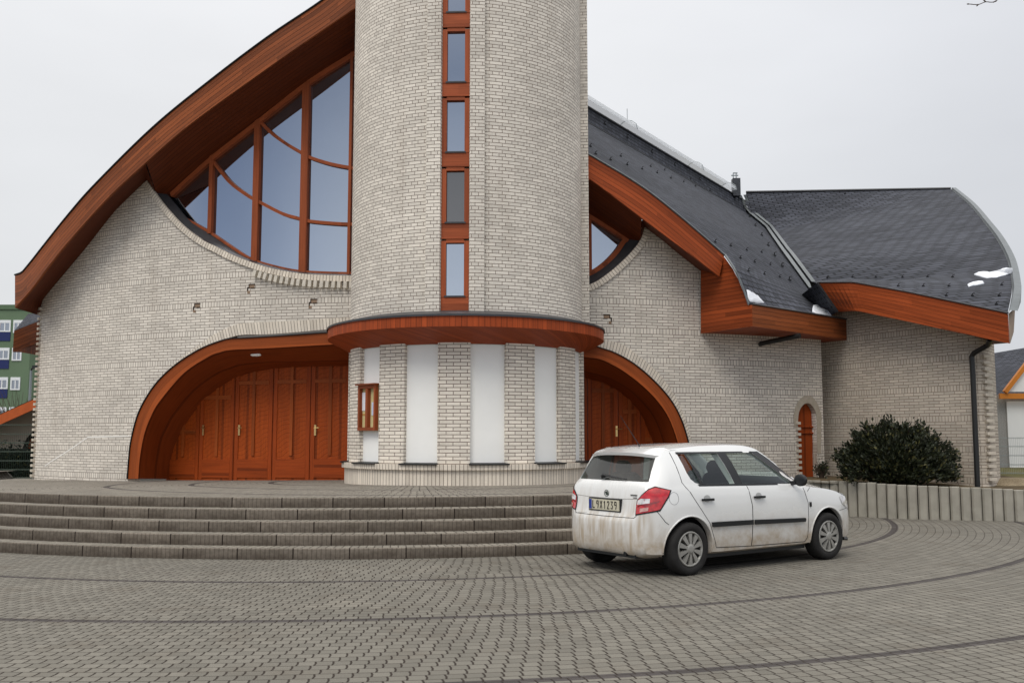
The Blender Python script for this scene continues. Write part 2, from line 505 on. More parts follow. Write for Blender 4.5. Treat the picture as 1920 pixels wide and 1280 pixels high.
def paving(name, c, base_c, rowh=.122, colw=.118, rings=(), twist=0.0, ringw=.11, tone_shift=1.0):
    m = Mat(name, .85, .2)
    p = m.pos()
    sp = m.n('ShaderNodeSeparateXYZ'); m.l(p, sp.inputs[0])
    dx = m.math('SUBTRACT', sp.outputs[0], c[0]); dy = m.math('SUBTRACT', c[1], sp.outputs[1])
    r = m.math('SQRT', m.math('ADD', m.math('MULTIPLY', dx, dx), m.math('MULTIPLY', dy, dy)))
    th = m.math('ARCTAN2', dx, dy)
    q = m.math('DIVIDE', r, rowh)
    row = m.math('FLOOR', q); fr = m.math('SUBTRACT', q, row)
    # each band of rings is laid with its own number of stones
    band = m.math('FLOOR', m.math('DIVIDE', m.math('ADD', row, .5), 20))
    rb = m.math('MULTIPLY', m.math('ADD', band, .55), 20 * rowh)
    ncol = m.math('ROUND', m.math('DIVIDE', m.math('MULTIPLY', rb, 2 * math.pi), colw))
    t = m.math('ADD', m.math('DIVIDE', th, 2 * math.pi), .5)
    jit = m.math('MULTIPLY', m.white(m.vec(row, 3.3)), .2)
    cq = m.math('ADD', m.math('ADD', m.math('MULTIPLY', t, ncol), m.math('MULTIPLY', row, twist)), jit)
    # notched sides: the joint swings to and fro along each stone
    tri = m.math('ABSOLUTE', m.math('SUBTRACT', fr, .5))
    cq = m.math('ADD', cq, m.math('MULTIPLY', tri, .10))
    colm = m.math('FLOOR', cq); fc = m.math('SUBTRACT', cq, colm)
    edge_c = m.math('MINIMUM', fc, m.math('SUBTRACT', 1, fc))
    edge_r = m.math('MINIMUM', fr, m.math('SUBTRACT', 1, fr))
    jc = m.rng(edge_c, .028, .075, 1, 0)
    jr = m.rng(edge_r, .02, .075, .62, 0)
    joint = m.math('MAXIMUM', jc, jr)
    w_ = m.white(m.vec(row, colm))
    tone = m.rng(w_, 0, 1, .86 * tone_shift, 1.1 * tone_shift)
    base = m.scale(base_c, tone)
    base = m.scale(base, m.rng(m.noise(p, .35, 5, .6), .3, .7, .86, 1.1))
    base = m.mixc(m.rng(m.noise(p, 1.7, 5, .65), .54, .74, 0, .45), base, srgb(92, 82, 70))
    base = m.mixc(m.rng(m.noise(m.vec(sp.outputs[0], sp.outputs[1], 4.0), .8, 6, .7), .6, .72, 0, .3), base, srgb(168, 160, 146))
    base = m.scale(base, m.rng(m.noise(p, 90, 2), .3, .7, .88, 1.08))
    # dark stones of the ring courses
    for rr in rings:
        hit = m.math('LESS_THAN', m.math('ABSOLUTE', m.math('SUBTRACT', r, rr)), ringw / 2)
        base = m.mixc(m.math('MULTIPLY', hit, .85), base, m.scale(srgb(64, 59, 59), m.rng(w_, 0, 1, .8, 1.2)))
    c_ = m.mixc(joint, base, srgb(52, 44, 38))
    m.color(c_)
    m.bump(m.math('SUBTRACT', 1, joint), .008, .8)
    return m.m
RC = (-2.76, 20.8)
M['plaza'] = paving('plaza_pavers', RC, srgb(117, 113, 104), rings=(10.1, 12.36, 14.65), twist=.27)
M['terrace'] = paving('terrace_pavers', (-2.0, 20.3), srgb(138, 132, 121), rings=(2.9, 4.4, 5.9), twist=.02)

def riser_mat():
    m = Mat('step_kerbs', .9, .15)
    uv, u, v = m.uv()
    q = m.math('DIVIDE', u, .72); kb = m.math('FLOOR', q); fr = m.math('SUBTRACT', q, kb)
    j = m.math('LESS_THAN', m.math('MINIMUM', fr, m.math('SUBTRACT', 1, fr)), .012)
    fl = m.math('FRACT', m.math('DIVIDE', u, .06))
    flute = m.rng(m.math('ABSOLUTE', m.math('SUBTRACT', fl, .5)), .36, .5, 0, 1)
    w_ = m.white(m.vec(kb, m.math('FLOOR', m.math('MULTIPLY', v, 3))))
    base = m.scale(srgb(122, 113, 102), m.rng(w_, 0, 1, .7, 1.15))
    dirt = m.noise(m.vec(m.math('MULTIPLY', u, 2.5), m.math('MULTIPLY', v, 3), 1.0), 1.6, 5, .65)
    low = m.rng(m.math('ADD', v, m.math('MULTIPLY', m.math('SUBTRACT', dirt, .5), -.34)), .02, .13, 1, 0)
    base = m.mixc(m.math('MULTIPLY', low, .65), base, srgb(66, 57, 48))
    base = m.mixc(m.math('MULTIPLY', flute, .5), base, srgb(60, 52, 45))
    base = m.scale(base, m.rng(m.noise(m.pos(), 25, 3), .3, .7, .85, 1.12))
    m.color(m.mixc(j, base, srgb(45, 38, 33)))
    m.bump(m.math('SUBTRACT', 1, flute), .006, .6)
    return m.m
M['riser'] = riser_mat()
def soil_mat(name, a, b, sc_=3):
    m = Mat(name, .95, .1)
    p = m.pos()
    c = m.mixc(m.rng(m.noise(p, sc_, 6, .7), .35, .65, 0, 1), a, b)
    m.color(m.scale(c, m.rng(m.noise(p, 40, 3), .3, .7, .7, 1.25)))
    m.bump(m.noise(p, 30, 4), .03, .8)
    return m.m
M['soil'] = soil_mat('bark_soil', srgb(72, 62, 48), srgb(112, 98, 76))
M['lawn'] = soil_mat('winter_lawn', srgb(84, 86, 52), srgb(120, 112, 76), 1.5)
M['dirt'] = soil_mat('pale_dirt', srgb(150, 136, 112), srgb(128, 114, 92))

# ------------------------------------------------------------------ ground
SC = (-2.8, 24.1)                     # centre of the curved steps
RISE, TREAD, R0 = .142, .30, 11.45
TC = (-.915, 19.61)                   # tower axis
DIR = Vector((.5405, .8413, 0))       # the nave runs back to the right
def terr_z(x, y):
    k = max(0, min(1, (y - 14.5) / 4))
    return .71 - .011 * max(0, y - 17.2) - .0105 * max(0, -1.5 - x) * k

m = MB()
xs = [-220, -60, -30, -20] + [x * 1.0 for x in range(-18, 19, 3)] + [24, 40, 80, 220]
ys = [-60, -20, -6, 0, 3, 6, 9, 12, 15, 18, 22, 26, 40, 90, 300]
for a, b in zip(xs, xs[1:]):
    for c, d in zip(ys, ys[1:]):
        m.face([(a, c, 0), (b, c, 0), (b, d, 0), (a, d, 0)])
structure(m.build('plaza', M['plaza']))

def arcp(r, a, z, c=SC): return Vector((c[0] + r * math.sin(a), c[1] - r * math.cos(a), z))
m = MB(); mt = MB()
A0, A1 = R(-96), R(39)
angs = [A0 + (A1 - A0) * k / 150 for k in range(151)]
for k in range(5):
    r = R0 - TREAD * k
    z0, z1 = RISE * k, RISE * (k + 1)
    lo = [arcp(r, a, z0) for a in angs]; hi = [arcp(r, a, z1 - .012) for a in angs]
    off = k * .29
    m.strip(lo, hi, [(r * a + off, 0) for a in angs], [(r * a + off, RISE) for a in angs])
    nose = [arcp(r - .012, a, z1) for a in angs]
    m.strip(hi, nose, [(r * a + off, RISE) for a in angs], [(r * a + off, RISE + .03) for a in angs])
    inn = [arcp(r - TREAD - .01, a, z1) for a in angs]
    (mt if k < 4 else mt).strip(nose, inn, smooth=False)
    m.face([arcp(r, A1, 0), arcp(r, A1, z1), arcp(r - TREAD, A1, z1), arcp(r - TREAD, A1, 0)])
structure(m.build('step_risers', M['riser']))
structure(mt.build('step_treads', M['terrace']))
m = MB()
rt = R0 - 4 * TREAD - .02
rads = [rt - .25] + [rt - .25 - k * .6 for k in range(1, 17)]
prev = [arcp(rt, a, .71) for a in angs]
for r in rads:
    cur = []
    for a in angs:
        p = arcp(max(r, .05), a, 0); p.z = terr_z(p.x, p.y) + .002
        cur.append(p)
    m.strip(prev, cur); prev = cur
# the terrace carries on round behind to the left and under the church
for ya in range(18, 42, 3):
    for xa in range(-40, -11, 4):
        q = [(xa, ya), (xa + 4, ya), (xa + 4, ya + 3), (xa, ya + 3)]
        m.face([(x, y, min(terr_z(max(x, -13), min(y, 26)), .56) - .02) for x, y in q])
structure(m.build('terrace', M['terrace']))

# planted bed and lawn to the right of the steps, held by the palisade wall
PAL = [(4.3, 15.3), (5.2, 17.9), (6.0, 19.9), (6.75, 19.5), (7.55, 18.95), (8.45, 18.62), (9.4, 18.42), (10.4, 18.25), (11.6, 18.1)]
def pal_h(x): return interp([(4.3, .71), (6.0, .70), (7.6, .65), (9.4, .585), (12, .56)], x)
m = MB()
front = resample([Vector((x, y, pal_h(x) - .05)) for x, y in PAL], 40)
back = []
for p in front:
    back.append(Vector((p.x * 1.0 + .2, 24.5, .66)))
mid_ = [a.lerp(b, .35) + Vector((0, 0, .02)) for a, b in zip(front, back)]
m.strip(front, mid_); m.strip(mid_, back)
structure(m.build('planting_bed', M['soil']))
m = MB()
for xa in range(11, 60, 6):
    for ya in range(18, 70, 6):
        m.face([(xa - .3 * (xa > 11), ya, .52), (xa + 6, ya, .52), (xa + 6, ya + 6, .52), (xa, ya + 6, .52)])
m.face([(8.9, 21.0, .60), (11.0, 21.0, .56), (11.0, 60, .52), (8.9, 60, .52)])
structure(m.build('lawn', M['lawn']))
m = MB()
dp = []
for k in range(22):
    a = 2 * math.pi * k / 22
    rr = 1 + .18 * math.sin(3 * a + 1) + .1 * math.sin(5 * a)
    dp.append(Vector((10.55 + 1.15 * rr * math.cos(a), 20.6 + .75 * rr * math.sin(a), .64)))
ring2 = [p.lerp(Vector((10.55, 20.6, .72)), .5) + Vector((0, 0, .03)) for p in dp]
m.strip([p - Vector((0, 0, .12)) for p in dp] + [dp[0] - Vector((0, 0, .12))], ring2 + ring2[:1]); m.face(ring2)
structure(m.build('dirt_patch', M['dirt']))

# ------------------------------------------------------------------ church
church = thing('church', 'modern church of pale brick with round tower, timber arches and slate roof', 'church', (TC[0], TC[1], .7))
RW, RF, RG = 16.0, 16.75, 15.66

# photo outlines of the facade, taken up as points on its curved faces
SILL_L = [(275, 338), (305.5, 381), (341.5, 420.6), (377, 447.5), (405, 462), (437.5, 478), (480.6, 494), (512.5, 503), (550, 510), (587.5, 514), (655, 516), (700, 515)]
OUT_L = [(240, 897.5), (243, 858), (247.5, 822.5), (262.5, 770), (292, 721), (330, 684), (375, 654), (431, 634), (454, 628.5), (520, 626), (615, 618), (690, 614)]
FAS_T = [(240, 897.5), (243, 858), (247.5, 822.5), (262.5, 770), (292, 721), (330, 684), (375, 655), (410, 641), (431, 635.5), (470, 633.5), (520, 630.5), (615, 624), (690, 621)]
FAS_B = [(259, 897), (262, 858), (270, 815), (283, 780), (300, 751), (345, 699), (390, 669), (410, 661), (431, 656), (470, 654), (520, 651.5), (615, 646), (690, 643)]
REV_1 = [(289, 897), (292, 860), (300, 822), (311, 799), (322.5, 777.5), (360, 732), (405, 699), (430, 689), (450, 683), (499, 678), (560, 677), (652, 675), (690, 674)]
REV_2 = [(316, 897.5), (320, 868), (329, 835), (340, 812), (352, 791), (385, 749), (430, 716), (450, 707), (470, 700), (520, 691), (575, 688), (652, 686), (690, 685)]
OUT_R = [(1085, 640), (1127.5, 653), (1155.6, 663), (1193, 685.6), (1230.6, 719), (1259, 753), (1277.5, 789), (1290.6, 832), (1296, 862), (1298, 893)]
FASB_R = [(1060, 664), (1101, 669.7), (1127.5, 674), (1165, 693), (1202.5, 721), (1232.5, 751), (1255, 785), (1272, 832), (1277, 862), (1279, 893)]
REV1_R = [(1060, 692), (1101, 697), (1137, 706), (1160, 717), (1185, 733), (1217.5, 766), (1235, 796), (1247, 832), (1252, 862), (1254, 893)]
REV2_R = [(1060, 704), (1101, 710), (1130, 718), (1150, 728), (1170, 742), (1190, 762), (1208, 792), (1223, 832), (1229, 862), (1231, 893)]
SILL_R = [(1060, 545), (1108, 532), (1142.5, 510), (1174, 482), (1195.6, 457), (1205, 438), (1208.5, 425.6)]
WTOP_L = [(60, 640), (72, 591), (80, 562), (120, 514), (165, 460), (216, 395), (275, 338)]
WTOP_R = [(1208.5, 424), (1240, 446), (1275, 474), (1313, 502), (1345, 528), (1400, 582), (1560, 602)]

def on(px_list, r, n=6):
    return smooth_curve([Pc(x, y, r) for x, y in px_list], n)
def az(pts):
    return sorted([(ang(p), p.z) for p in pts])

# --- curved facade wall: one strip of columns, from ground or arch to eaves or window
def wall(name, a0, a1, bottom, top, n, mat, r=RW, thick=.35):
    m = MB()
    As = [a0 + (a1 - a0) * k / n for k in range(n + 1)]
    lo = [cyl(a, r, bottom(a)) for a in As]; hi = [cyl(a, r, max(top(a), bottom(a) + .01)) for a in As]
    m.strip(lo, hi, [(a * r, p.z) for a, p in zip(As, lo)], [(a * r, p.z) for a, p in zip(As, hi)])
    lo2 = [cyl(a, r - thick, p.z) for a, p in zip(As, lo)]; hi2 = [cyl(a, r - thick, p.z) for a, p in zip(As, hi)]
    m.strip(lo2, lo, smooth=False, swap=True); m.strip(hi, hi2, smooth=False, swap=True)
    for k in (0, n):
        q = [lo[k], hi[k], hi2[k], lo2[k]]
        m.face(q if k else q[::-1], [(0, p.z) if i in (0, 1) else (thick, p.z) for i, p in enumerate(q)])
    return m.build(name, mat, church)
aL0 = ang(Pc(70, 700, RW)); aL1 = ang(Pc(690, 600, RW))
o_l = az(on(OUT_L, RW)); s_l = az(on(WTOP_L, RW, 4)[:-1] + on(SILL_L, RW))
a_arch_l = ang(Pc(240, 897, RW))
gz = lambda a: terr_z(*cyl(a, RW, 0).xy) - .03
wall('facade_wall', aL0, aL1, lambda a: gz(a) if a < a_arch_l else max(gz(a), interp(o_l, a) ), lambda a: interp(s_l, a), 560, M['brick'])
aR0 = ang(Pc(1075, 600, RW)); aR1 = ang(Pc(1541, 700, RW))
o_r = az(on(OUT_R, RW)); s_r = az(on(SILL_R, RW)[:-1] + on(WTOP_R, RW, 4))
a_arch_r = ang(Pc(1298, 893, RW))
# small side door opening in the right wall
SD = [(1497, 894), (1496.5, 850), (1496, 800), (1497, 780), (1500, 768), (1506, 759), (1513, 755.5), (1520, 757.5), (1526, 765), (1530, 776), (1532, 792), (1532, 850), (1532, 894)]
sd_pts = [Pc(x, y, RW) for x, y in SD]
a_s0, a_s1 = ang(sd_pts[2]), ang(sd_pts[-2])
sd_top = az(smooth_curve(sd_pts[2:-1], 5))
def bot_r(a):
    if a < a_arch_r: return max(interp(o_r, a), .5)
    if a_s0 < a < a_s1: return interp(sd_top, a)
    return .5
wall('facade_wall', aR0, aR1, bot_r, lambda a: interp(s_r, a), 620, M['brick'])

# --- brick trims round the openings
def trim(name, A, B, mat, depth=.012, swap=False):
    m = MB()
    m.strip(A, B, smooth=False, swap=swap)
    out_ = lambda k: Vector((FC[0] - A[k].x, FC[1] - A[k].y, 0)).normalized() * .05
    A2 = [a + out_(k) for k, a in enumerate(A)]; B2 = [b + out_(k) for k, b in enumerate(B)]
    m.strip(A2, A, smooth=False, swap=swap); m.strip(B, B2, smooth=False, swap=swap)
    return m.build(name, mat, church)
SO_L = [(289, 722), (318, 690), (345, 666), (375, 645.5), (400, 628), (428, 614), (454, 606), (500, 603.5), (559, 601), (615, 597), (690, 593)]
SI_L = [(290, 723), (323, 690), (348, 671), (378, 652), (404, 641), (431, 633), (454, 628), (500, 627), (559, 623), (615, 618), (690, 614)]
trim('arch_trim', resample(on(SI_L, RW + .012), 60), resample(on(SO_L, RW + .012), 60), M['brick_soldier'])
SO_R = [(1085, 622), (1135, 637), (1165, 644), (1193, 663), (1230.6, 695), (1259, 730.6), (1277.5, 766), (1289, 798), (1298, 832), (1303, 865), (1305, 893)]
trim('arch_trim', resample(on(OUT_R, RW + .012), 60), resample(on(SO_R, RW + .012), 60), M['brick_soldier'])
# header course along the sill of the big window, with a dentil course under its right end
def lower(pts, dz): return [p - Vector((0, 0, dz)) for p in pts]
sill_c = on(SILL_L, RW + .05)
def offs(curve, d):                      # shift a facade curve square to itself, down and out
    o = []
    for k, p in enumerate(curve):
        t = (curve[min(k + 1, len(curve) - 1)] - curve[max(k - 1, 0)]).normalized()
        nrm = Vector((p.x - FC[0], p.y - FC[1], 0)).normalized()
        o.append(p + t.cross(nrm).normalized() * d)
    return o
sgn = 1 if offs(sill_c, .1)[5].z < sill_c[5].z else -1
trim('sill_course', sill_c, offs(sill_c, sgn * .13), M['brick_soldier'])
sill_r = on(SILL_R, RW + .05)
sg2 = 1 if offs(sill_r, .1)[5].z < sill_r[5].z else -1
trim('sill_course', sill_r, offs(sill_r, sg2 * .13), M['brick_soldier'])
dent = resample(offs(on([p for p in SILL_L if p[0] >= 470], RW + .06), sgn * .135), 200)
m = MB()
Ld = sum((b - a).length for a, b in zip(dent, dent[1:])); nd = int(Ld / .125)
for k in range(nd):
    i = int((k + .5) / nd * 199)
    p = dent[i]; t = (dent[min(i + 1, 199)] - dent[max(i - 1, 0)]).normalized()
    nrm = Vector((p.x - FC[0], p.y - FC[1], 0)).normalized(); dn = t.cross(nrm).normalized() * sgn
    m.obox(p + dn * .075 - nrm * .01, t * .036, dn * .07, nrm * .075)
m.build('dentil_course', simple('dentil_brick', srgb(206, 198, 184), .85, .2, 0, .1, 9), church)
# stepped brick marks; flat dark strips paint in the shade of their recesses
shadem_ = simple('recess_shade', srgb(58, 48, 42), .95, .1)
cb_m = simple('corbel_brick', srgb(140, 118, 98), .85, .2, 0, .1, 9)
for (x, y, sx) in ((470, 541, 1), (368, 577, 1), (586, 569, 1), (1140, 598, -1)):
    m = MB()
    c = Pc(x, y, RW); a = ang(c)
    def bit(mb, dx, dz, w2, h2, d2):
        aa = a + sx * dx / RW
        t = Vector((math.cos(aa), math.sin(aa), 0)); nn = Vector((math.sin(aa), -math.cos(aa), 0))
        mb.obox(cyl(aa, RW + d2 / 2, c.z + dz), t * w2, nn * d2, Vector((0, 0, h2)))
    bit(m, -.045, -.075, .030, .028, .006); m.build('corbel_brick', cb_m, church); m = MB(); bit(m, .035, .045, .062, .030, .006)
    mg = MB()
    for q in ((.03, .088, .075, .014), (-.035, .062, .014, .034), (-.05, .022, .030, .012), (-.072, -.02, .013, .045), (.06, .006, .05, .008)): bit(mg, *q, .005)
    mg.build('recess_shade', shadem_, church)
    m.build('corbel_brick', cb_m, church)
# pale conduit strip that climbs the left wall to the portal
m = MB()
cl_ = [(84, 873), (100, 862), (130, 843), (165, 819), (200, 818), (243, 817)]
m.strip([Pc(x, y - 1, RW + .006) for x, y in cl_], [Pc(x, y + 1.2, RW + .006) for x, y in cl_])
m.build('conduit', simple('pale_conduit', srgb(236, 232, 224), .9), church)
# toothed corner bricks
qm = simple('quoin_brick', srgb(196, 186, 170), .85, .2, 0, .12, 9)
def quoin(a, r, z0, z1, step=.125, w=.115, dx=0):
    m = MB(); k = 0; z = z0
    while z < z1:
        t = Vector((math.cos(a), math.sin(a), 0)); nn = Vector((math.sin(a), -math.cos(a), 0))
        m.obox(cyl(a, r, z) + t * dx, t * w / 2, nn * .06, Vector((0, 0, .032)))
        z += step
    return m.build('quoin', qm, church)
quoin(aL0 + .052 / RW, RW + .005, .62, 4.75, w=.105)
quoin(a_s0 - .02 / RW, RW + .005, .75, 2.0, w=.10)

# --- portals: fascia arch, lining, doors
def portal(ft, fb, r1, r2, nm='portal'):
    T = resample(on(ft, RW + .32), 90); B = resample(on(fb, RW + .32), 90)
    m = MB(); m.strip(T, B, smooth=False)
    o = m.build(nm, M['portal'], church)
    m = MB()
    I1 = resample(on(r1, RW - .25), 90)
    m.strip(B, I1, swap=False)
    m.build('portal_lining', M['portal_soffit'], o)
    I2 = resample(on(r2, RW - .72), 90)
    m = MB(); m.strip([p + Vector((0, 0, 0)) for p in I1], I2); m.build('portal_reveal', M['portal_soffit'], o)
    m = MB()
    Tw = [cyl(ang(p), RW - .05, p.z + .0) for p in T]
    # lead strip from the fascia edge up to the wall
    up = [cyl(ang(p), RW - .01, p.z + .015) for p in T]
    edge = [p + Vector((0, 0, .0)) for p in T]
    m.strip(up, edge)
    e2 = [p + (p - q) .normalized() * .02 for p, q in zip(T, B)]
    e3 = [cyl(ang(p), RW + .345, p.z) for p in e2]; e4 = [cyl(ang(p), RW + .345, p.z) for p in T]
    m.strip(e3, e4); m.strip(up, e3)
    m.build('portal_flashing', M['rubber'], o)
    return T, B, I2
OUT_L2 = portal(FAS_T, FAS_B, REV_1, REV_2)
OUT_R2 = portal(OUT_R, FASB_R, REV1_R, REV2_R)
# lead skirt above the straight part of the left portal
m = MB()
a_ = resample([Pc(x, y, RW + .34) for x, y in ((445, 633.5), (520, 629.5), (615, 623), (690, 620))], 20)
b_ = resample([Pc(x, y, RW + .01) for x, y in ((445, 630), (460, 628.5), (520, 625.5), (615, 617), (690, 613))], 20)
m.strip(a_, b_); m.build('portal_roof', M['flash'], church)

RD = RW - .72
def door(x0, x1, curve, handle=None, ybot=897, cross=True, name='door', cz=2.05):
    top = az(on(curve, RD, 5))
    a0 = ang(Pc(x0, 800, RD)); a1 = ang(Pc(x1, 800, RD))
    g = .006 / RD
    As = [a0 + g + (a1 - a0 - 2 * g) * k / 14 for k in range(15)]
    zb = Pc((x0 + x1) / 2, ybot, RD).z - .05
    m = MB()
    r = RD + .02
    lo = [cyl(a, r, zb) for a in As]; hi = [cyl(a, r, interp(top, a) + .25) for a in As]
    uo = x0 * .013
    m.strip(lo, hi, [(p.z, (a - a0) * r + uo) for a, p in zip(As, lo)], [(p.z, (a - a0) * r + uo) for a, p in zip(As, hi)], smooth=False)
    lo2 = [cyl(a, r - .06, zb) for a in As]; hi2 = [cyl(a, r - .06, p.z) for a, p in zip(As, hi)]
    m.strip([lo[0], hi[0]], [lo2[0], hi2[0]], smooth=False); m.strip([lo2[-1], hi2[-1]], [lo[-1], hi[-1]], smooth=False)
    d = m.build(name, M['door_leaf'], church)
    am = (a0 + a1) / 2; wd = (a1 - a0) * RD
    t = Vector((math.cos(am), math.sin(am), 0)); nn = Vector((math.sin(am), -math.cos(am), 0))
    zt = interp(top, am)
    # frame rails, cross and carved wave planks stand proud of the leaf
    m = MB()
    up = Vector((0, 0, 1))
    for s in (-1, 1):
        aa = am + s * (wd / 2 - .055) / RD
        z1 = interp(top, aa) + .2
        m.obox(cyl(aa, RD + .026, (zb + z1) / 2), t * .045, nn * .014, up * (z1 - zb) / 2)
    m.obox(cyl(am, RD + .026, zb + .27), t * (wd / 2 - .1), nn * .013, up * .20)
    m.build('door_frame', M['door'], d)
    if cross:
        m = MB()
        zc = min(cz, zt - .35)
        m.obox(cyl(am, RD + .034, (zb + .55 + zt + .1) / 2), t * .036, nn * .012, up * (zt + .1 - zb - .55) / 2)
        m.obox(cyl(am, RD + .033, zb + zc), t * (wd / 2 - .1), nn * .012, up * .04)
        m.build('door_cross', M['portal'], d)
    if handle:
        m = MB()
        h = Pc(handle[0], handle[1], RD + .04)
        aa = ang(h); t2 = Vector((math.cos(aa), math.sin(aa), 0)); n2 = Vector((math.sin(aa), -math.cos(aa), 0))
        m.obox(h, t2 * .022, n2 * .008, up * .115)
        m.tube([h + n2 * .01 + up * .05, h + n2 * .06 + up * .05], .012, 8)
        m.tube([h + n2 * .06 + up * .05, h + n2 * .06 + t2 * .11 + up * .05], .012, 8)
        m.tube([h + n2 * .008 - up * .06, h + n2 * .016 - up * .06], .014, 8)
        m.build('handle', M['brass'], d)
    return d
cz = 2.0
door(317, 376.5, REV_2, None, cz=1.1, name='door_panel')
door(376.5, 441.5, REV_2, (381, 806), cz=1.85)
door(441.5, 512.5, REV_2, (448.5, 806), cz=2.15)
door(512.5, 583, REV_2, None, cz=2.15)
door(583, 657, REV_2, (591, 806), cz=2.15)
door(657, 700, REV_2, None, cz=2.15)
door(1060, 1101, REV2_R, None)
door(1101, 1158.5, REV2_R, (1156, 808), cz=1.95)
door(1158.5, 1200, REV2_R, None, cz=1.5)
door(1200, 1240, REV2_R, None, cz=.9, name='door_panel')

# --- big gable window behind the facade
TOP_W = [(300, 385), (323, 364), (395, 299), (482, 231), (579, 155.5), (663, 101.6), (720, 66)]
BOT_W = [(300, 392), (323, 396), (345, 408), (392, 434), (435, 463), (475, 487), (530, 503), (575, 510), (655, 513), (720, 512)]
def big_window(topc, botc, n=60):
    T = az(on(topc, RG)); B = az(on(botc, RG))
    a0 = max(T[0][0], B[0][0]); a1 = min(T[-1][0], B[-1][0])
    As = [a0 + (a1 - a0) * k / n for k in range(n + 1)]
    m = MB()
    m.strip([cyl(a, RG, interp(B, a) - .03) for a in As], [cyl(a, RG, max(interp(T, a), interp(B, a)) + .02) for a in As])
    return m, T, B, As
gm, TW, BW, AsL = big_window(TOP_W, BOT_W)
fm_ = MB()
def bar(pts, w, dpt=.07, r=RG):
    for a, b in zip(pts, pts[1:]):
        nn = Vector((a.x - FC[0], a.y - FC[1], 0)).normalized()
        d = (b - a); ext = d.normalized() * .004
        x = (d / 2 + ext); z = d.normalized().cross(nn).normalized()
        fm_.obox((a + b) / 2, x, nn * dpt / 2, z * w / 2)
for xm, yt, yb, wd in ((397, 296, 442, .10), (481.5, 229, 490, .145), (572, 160, 511, .17), (657.5, 104, 514, .06)):
    p = Pc(xm, (yt + yb) / 2, RG + .03); a = ang(p)
    zt, zb = interp(TW, a), interp(BW, a)
    bar([cyl(a, RG + .03, zb - .02), cyl(a, RG + .03, zt + .02)], wd, .12)
bar(resample(on([(398, 300), (412, 318), (435, 345), (471, 371), (485, 378), (530, 401), (561, 410), (579, 415), (620, 419), (656, 421), (700, 421)], RG + .03), 26), .07, .08)
bar(resample(on([(489, 229), (512, 252), (540, 272), (562.5, 285), (582, 296), (620, 308), (656, 315), (700, 322)], RG + .03), 20), .07, .08)
bar(resample(on([(323, 366), (395, 301), (482, 233), (579, 157), (663, 103.6), (720, 68)], RG + .04), 20), .11, .10)
bar(resample([cyl(a, RG + .03, interp(BW, a)) for a in AsL], 40), .05, .08)
win = fm_.build('large_window', M['frame'], church)
gm.build('pane', M['pane'], win)
# dark sheet-metal sill between the brick edge and the glass
m = MB()
S = resample(on(SILL_L, RW - .02), 60); G = resample([cyl(a, RG, interp(BW, a)) for a in AsL], 60)
m.strip(S, G); m.strip(sill_c, resample(on(SILL_L, RW - .02), len(sill_c)))
cor = on([(275, 336), (285, 352), (298, 371), (318, 396), (342, 420), (372, 444)], RW - .01, 4)
cor2 = on([(279, 335), (294, 346), (314, 365), (332, 386), (355, 413), (384, 440)], RG + .09, 4)
m.strip(cor, cor2)
m.build('window_sill', M['flash'], win)
# the right-hand piece of the gable window
TOP_R = [(1060, 372), (1105, 405), (1140, 427), (1177, 451), (1190, 459)]
BOT_R = [(1060, 530), (1105, 513), (1133, 495), (1155, 473), (1166, 457), (1172, 449), (1190, 430)]
gm, TR_, BR_, AsR = big_window(TOP_R, BOT_R)
fm_ = MB()
bar(resample(on(TOP_R, RG + .04), 12), .12, .1)
bar(resample(on(BOT_R[:-1], RG + .04), 16), .10, .1)
p = Pc(1106, 460, RG + .03); a = ang(p)
bar([cyl(a, RG + .03, interp(BR_, a)), cyl(a, RG + .03, interp(TR_, a))], .06, .1)
win2 = fm_.build('large_window', M['frame'], church)
gm.build('pane', M['pane'], win2)
m = MB()
S = resample(on(SILL_R, RW - .02), 40); G = resample(on(BOT_R[:-1] + [(1180, 441)], RG), 40)
m.strip(S, G); m.strip(sill_r, resample(on(SILL_R, RW - .02), len(sill_r)))
m.build('window_sill', M['flash'], win2)

# --- gable fascias, soffits
RK_T = [(28, 516), (41, 512), (60, 489), (82.7, 460), (130, 401), (179.7, 345), (287.6, 239), (395.4, 151), (503, 70), (604, 2), (667, -50)]
RK_B = [(28, 577), (60, 540), (90, 500), (122, 460), (200, 373), (273, 305), (359, 231), (503, 127), (604, 57), (654, 23), (680, 5)]
T = resample([Pc(x, y, RF) for x, y in RK_T[:2]] + smooth_curve([Pc(x, y, RF) for x, y in RK_T[1:]], 6), 80)
B = resample(smooth_curve([Pc(x, y, RF) for x, y in RK_B], 6), 80)
m = MB(); m.strip(T, B, smooth=False)
inw = lambda k: Vector((FC[0] - B[k].x, FC[1] - B[k].y, 0)).normalized() * .05
m.strip(B, [b + inw(k) for k, b in enumerate(B)], smooth=False)
fas = m.build('gable_fascia', M['fascia_brown'], church)
WL = [Pc(x, y, RW) for x, y in WTOP_L[1:]]
WIN_T = [Pc(x, y, RG) for x, y in ((300, 384), (323, 364), (395, 299), (482, 231), (579, 155.5), (663, 101.6), (690, 85))]
# soffit: below the window corner it meets the wall, above it the window head
kB = min(range(80), key=lambda k: abs(273 - (960 + F * (B[k].x / (ct * B[k].y + st * (B[k].z - 1.55))))))
m = MB()
m.strip([b + inw(k) for k, b in enumerate(B[:kB + 1])], resample(WL, kB + 1))
m.strip([B[kB + k] + inw(kB + k) for k in range(80 - kB)], resample(WIN_T, 80 - kB))
m.face([B[kB], WL[-1], WIN_T[0]])
m.face([T[0], B[0], P(76, 592, WL[0].y), P(76, 540, WL[0].y)])
m.build('gable_soffit', M['soffit'], fas)
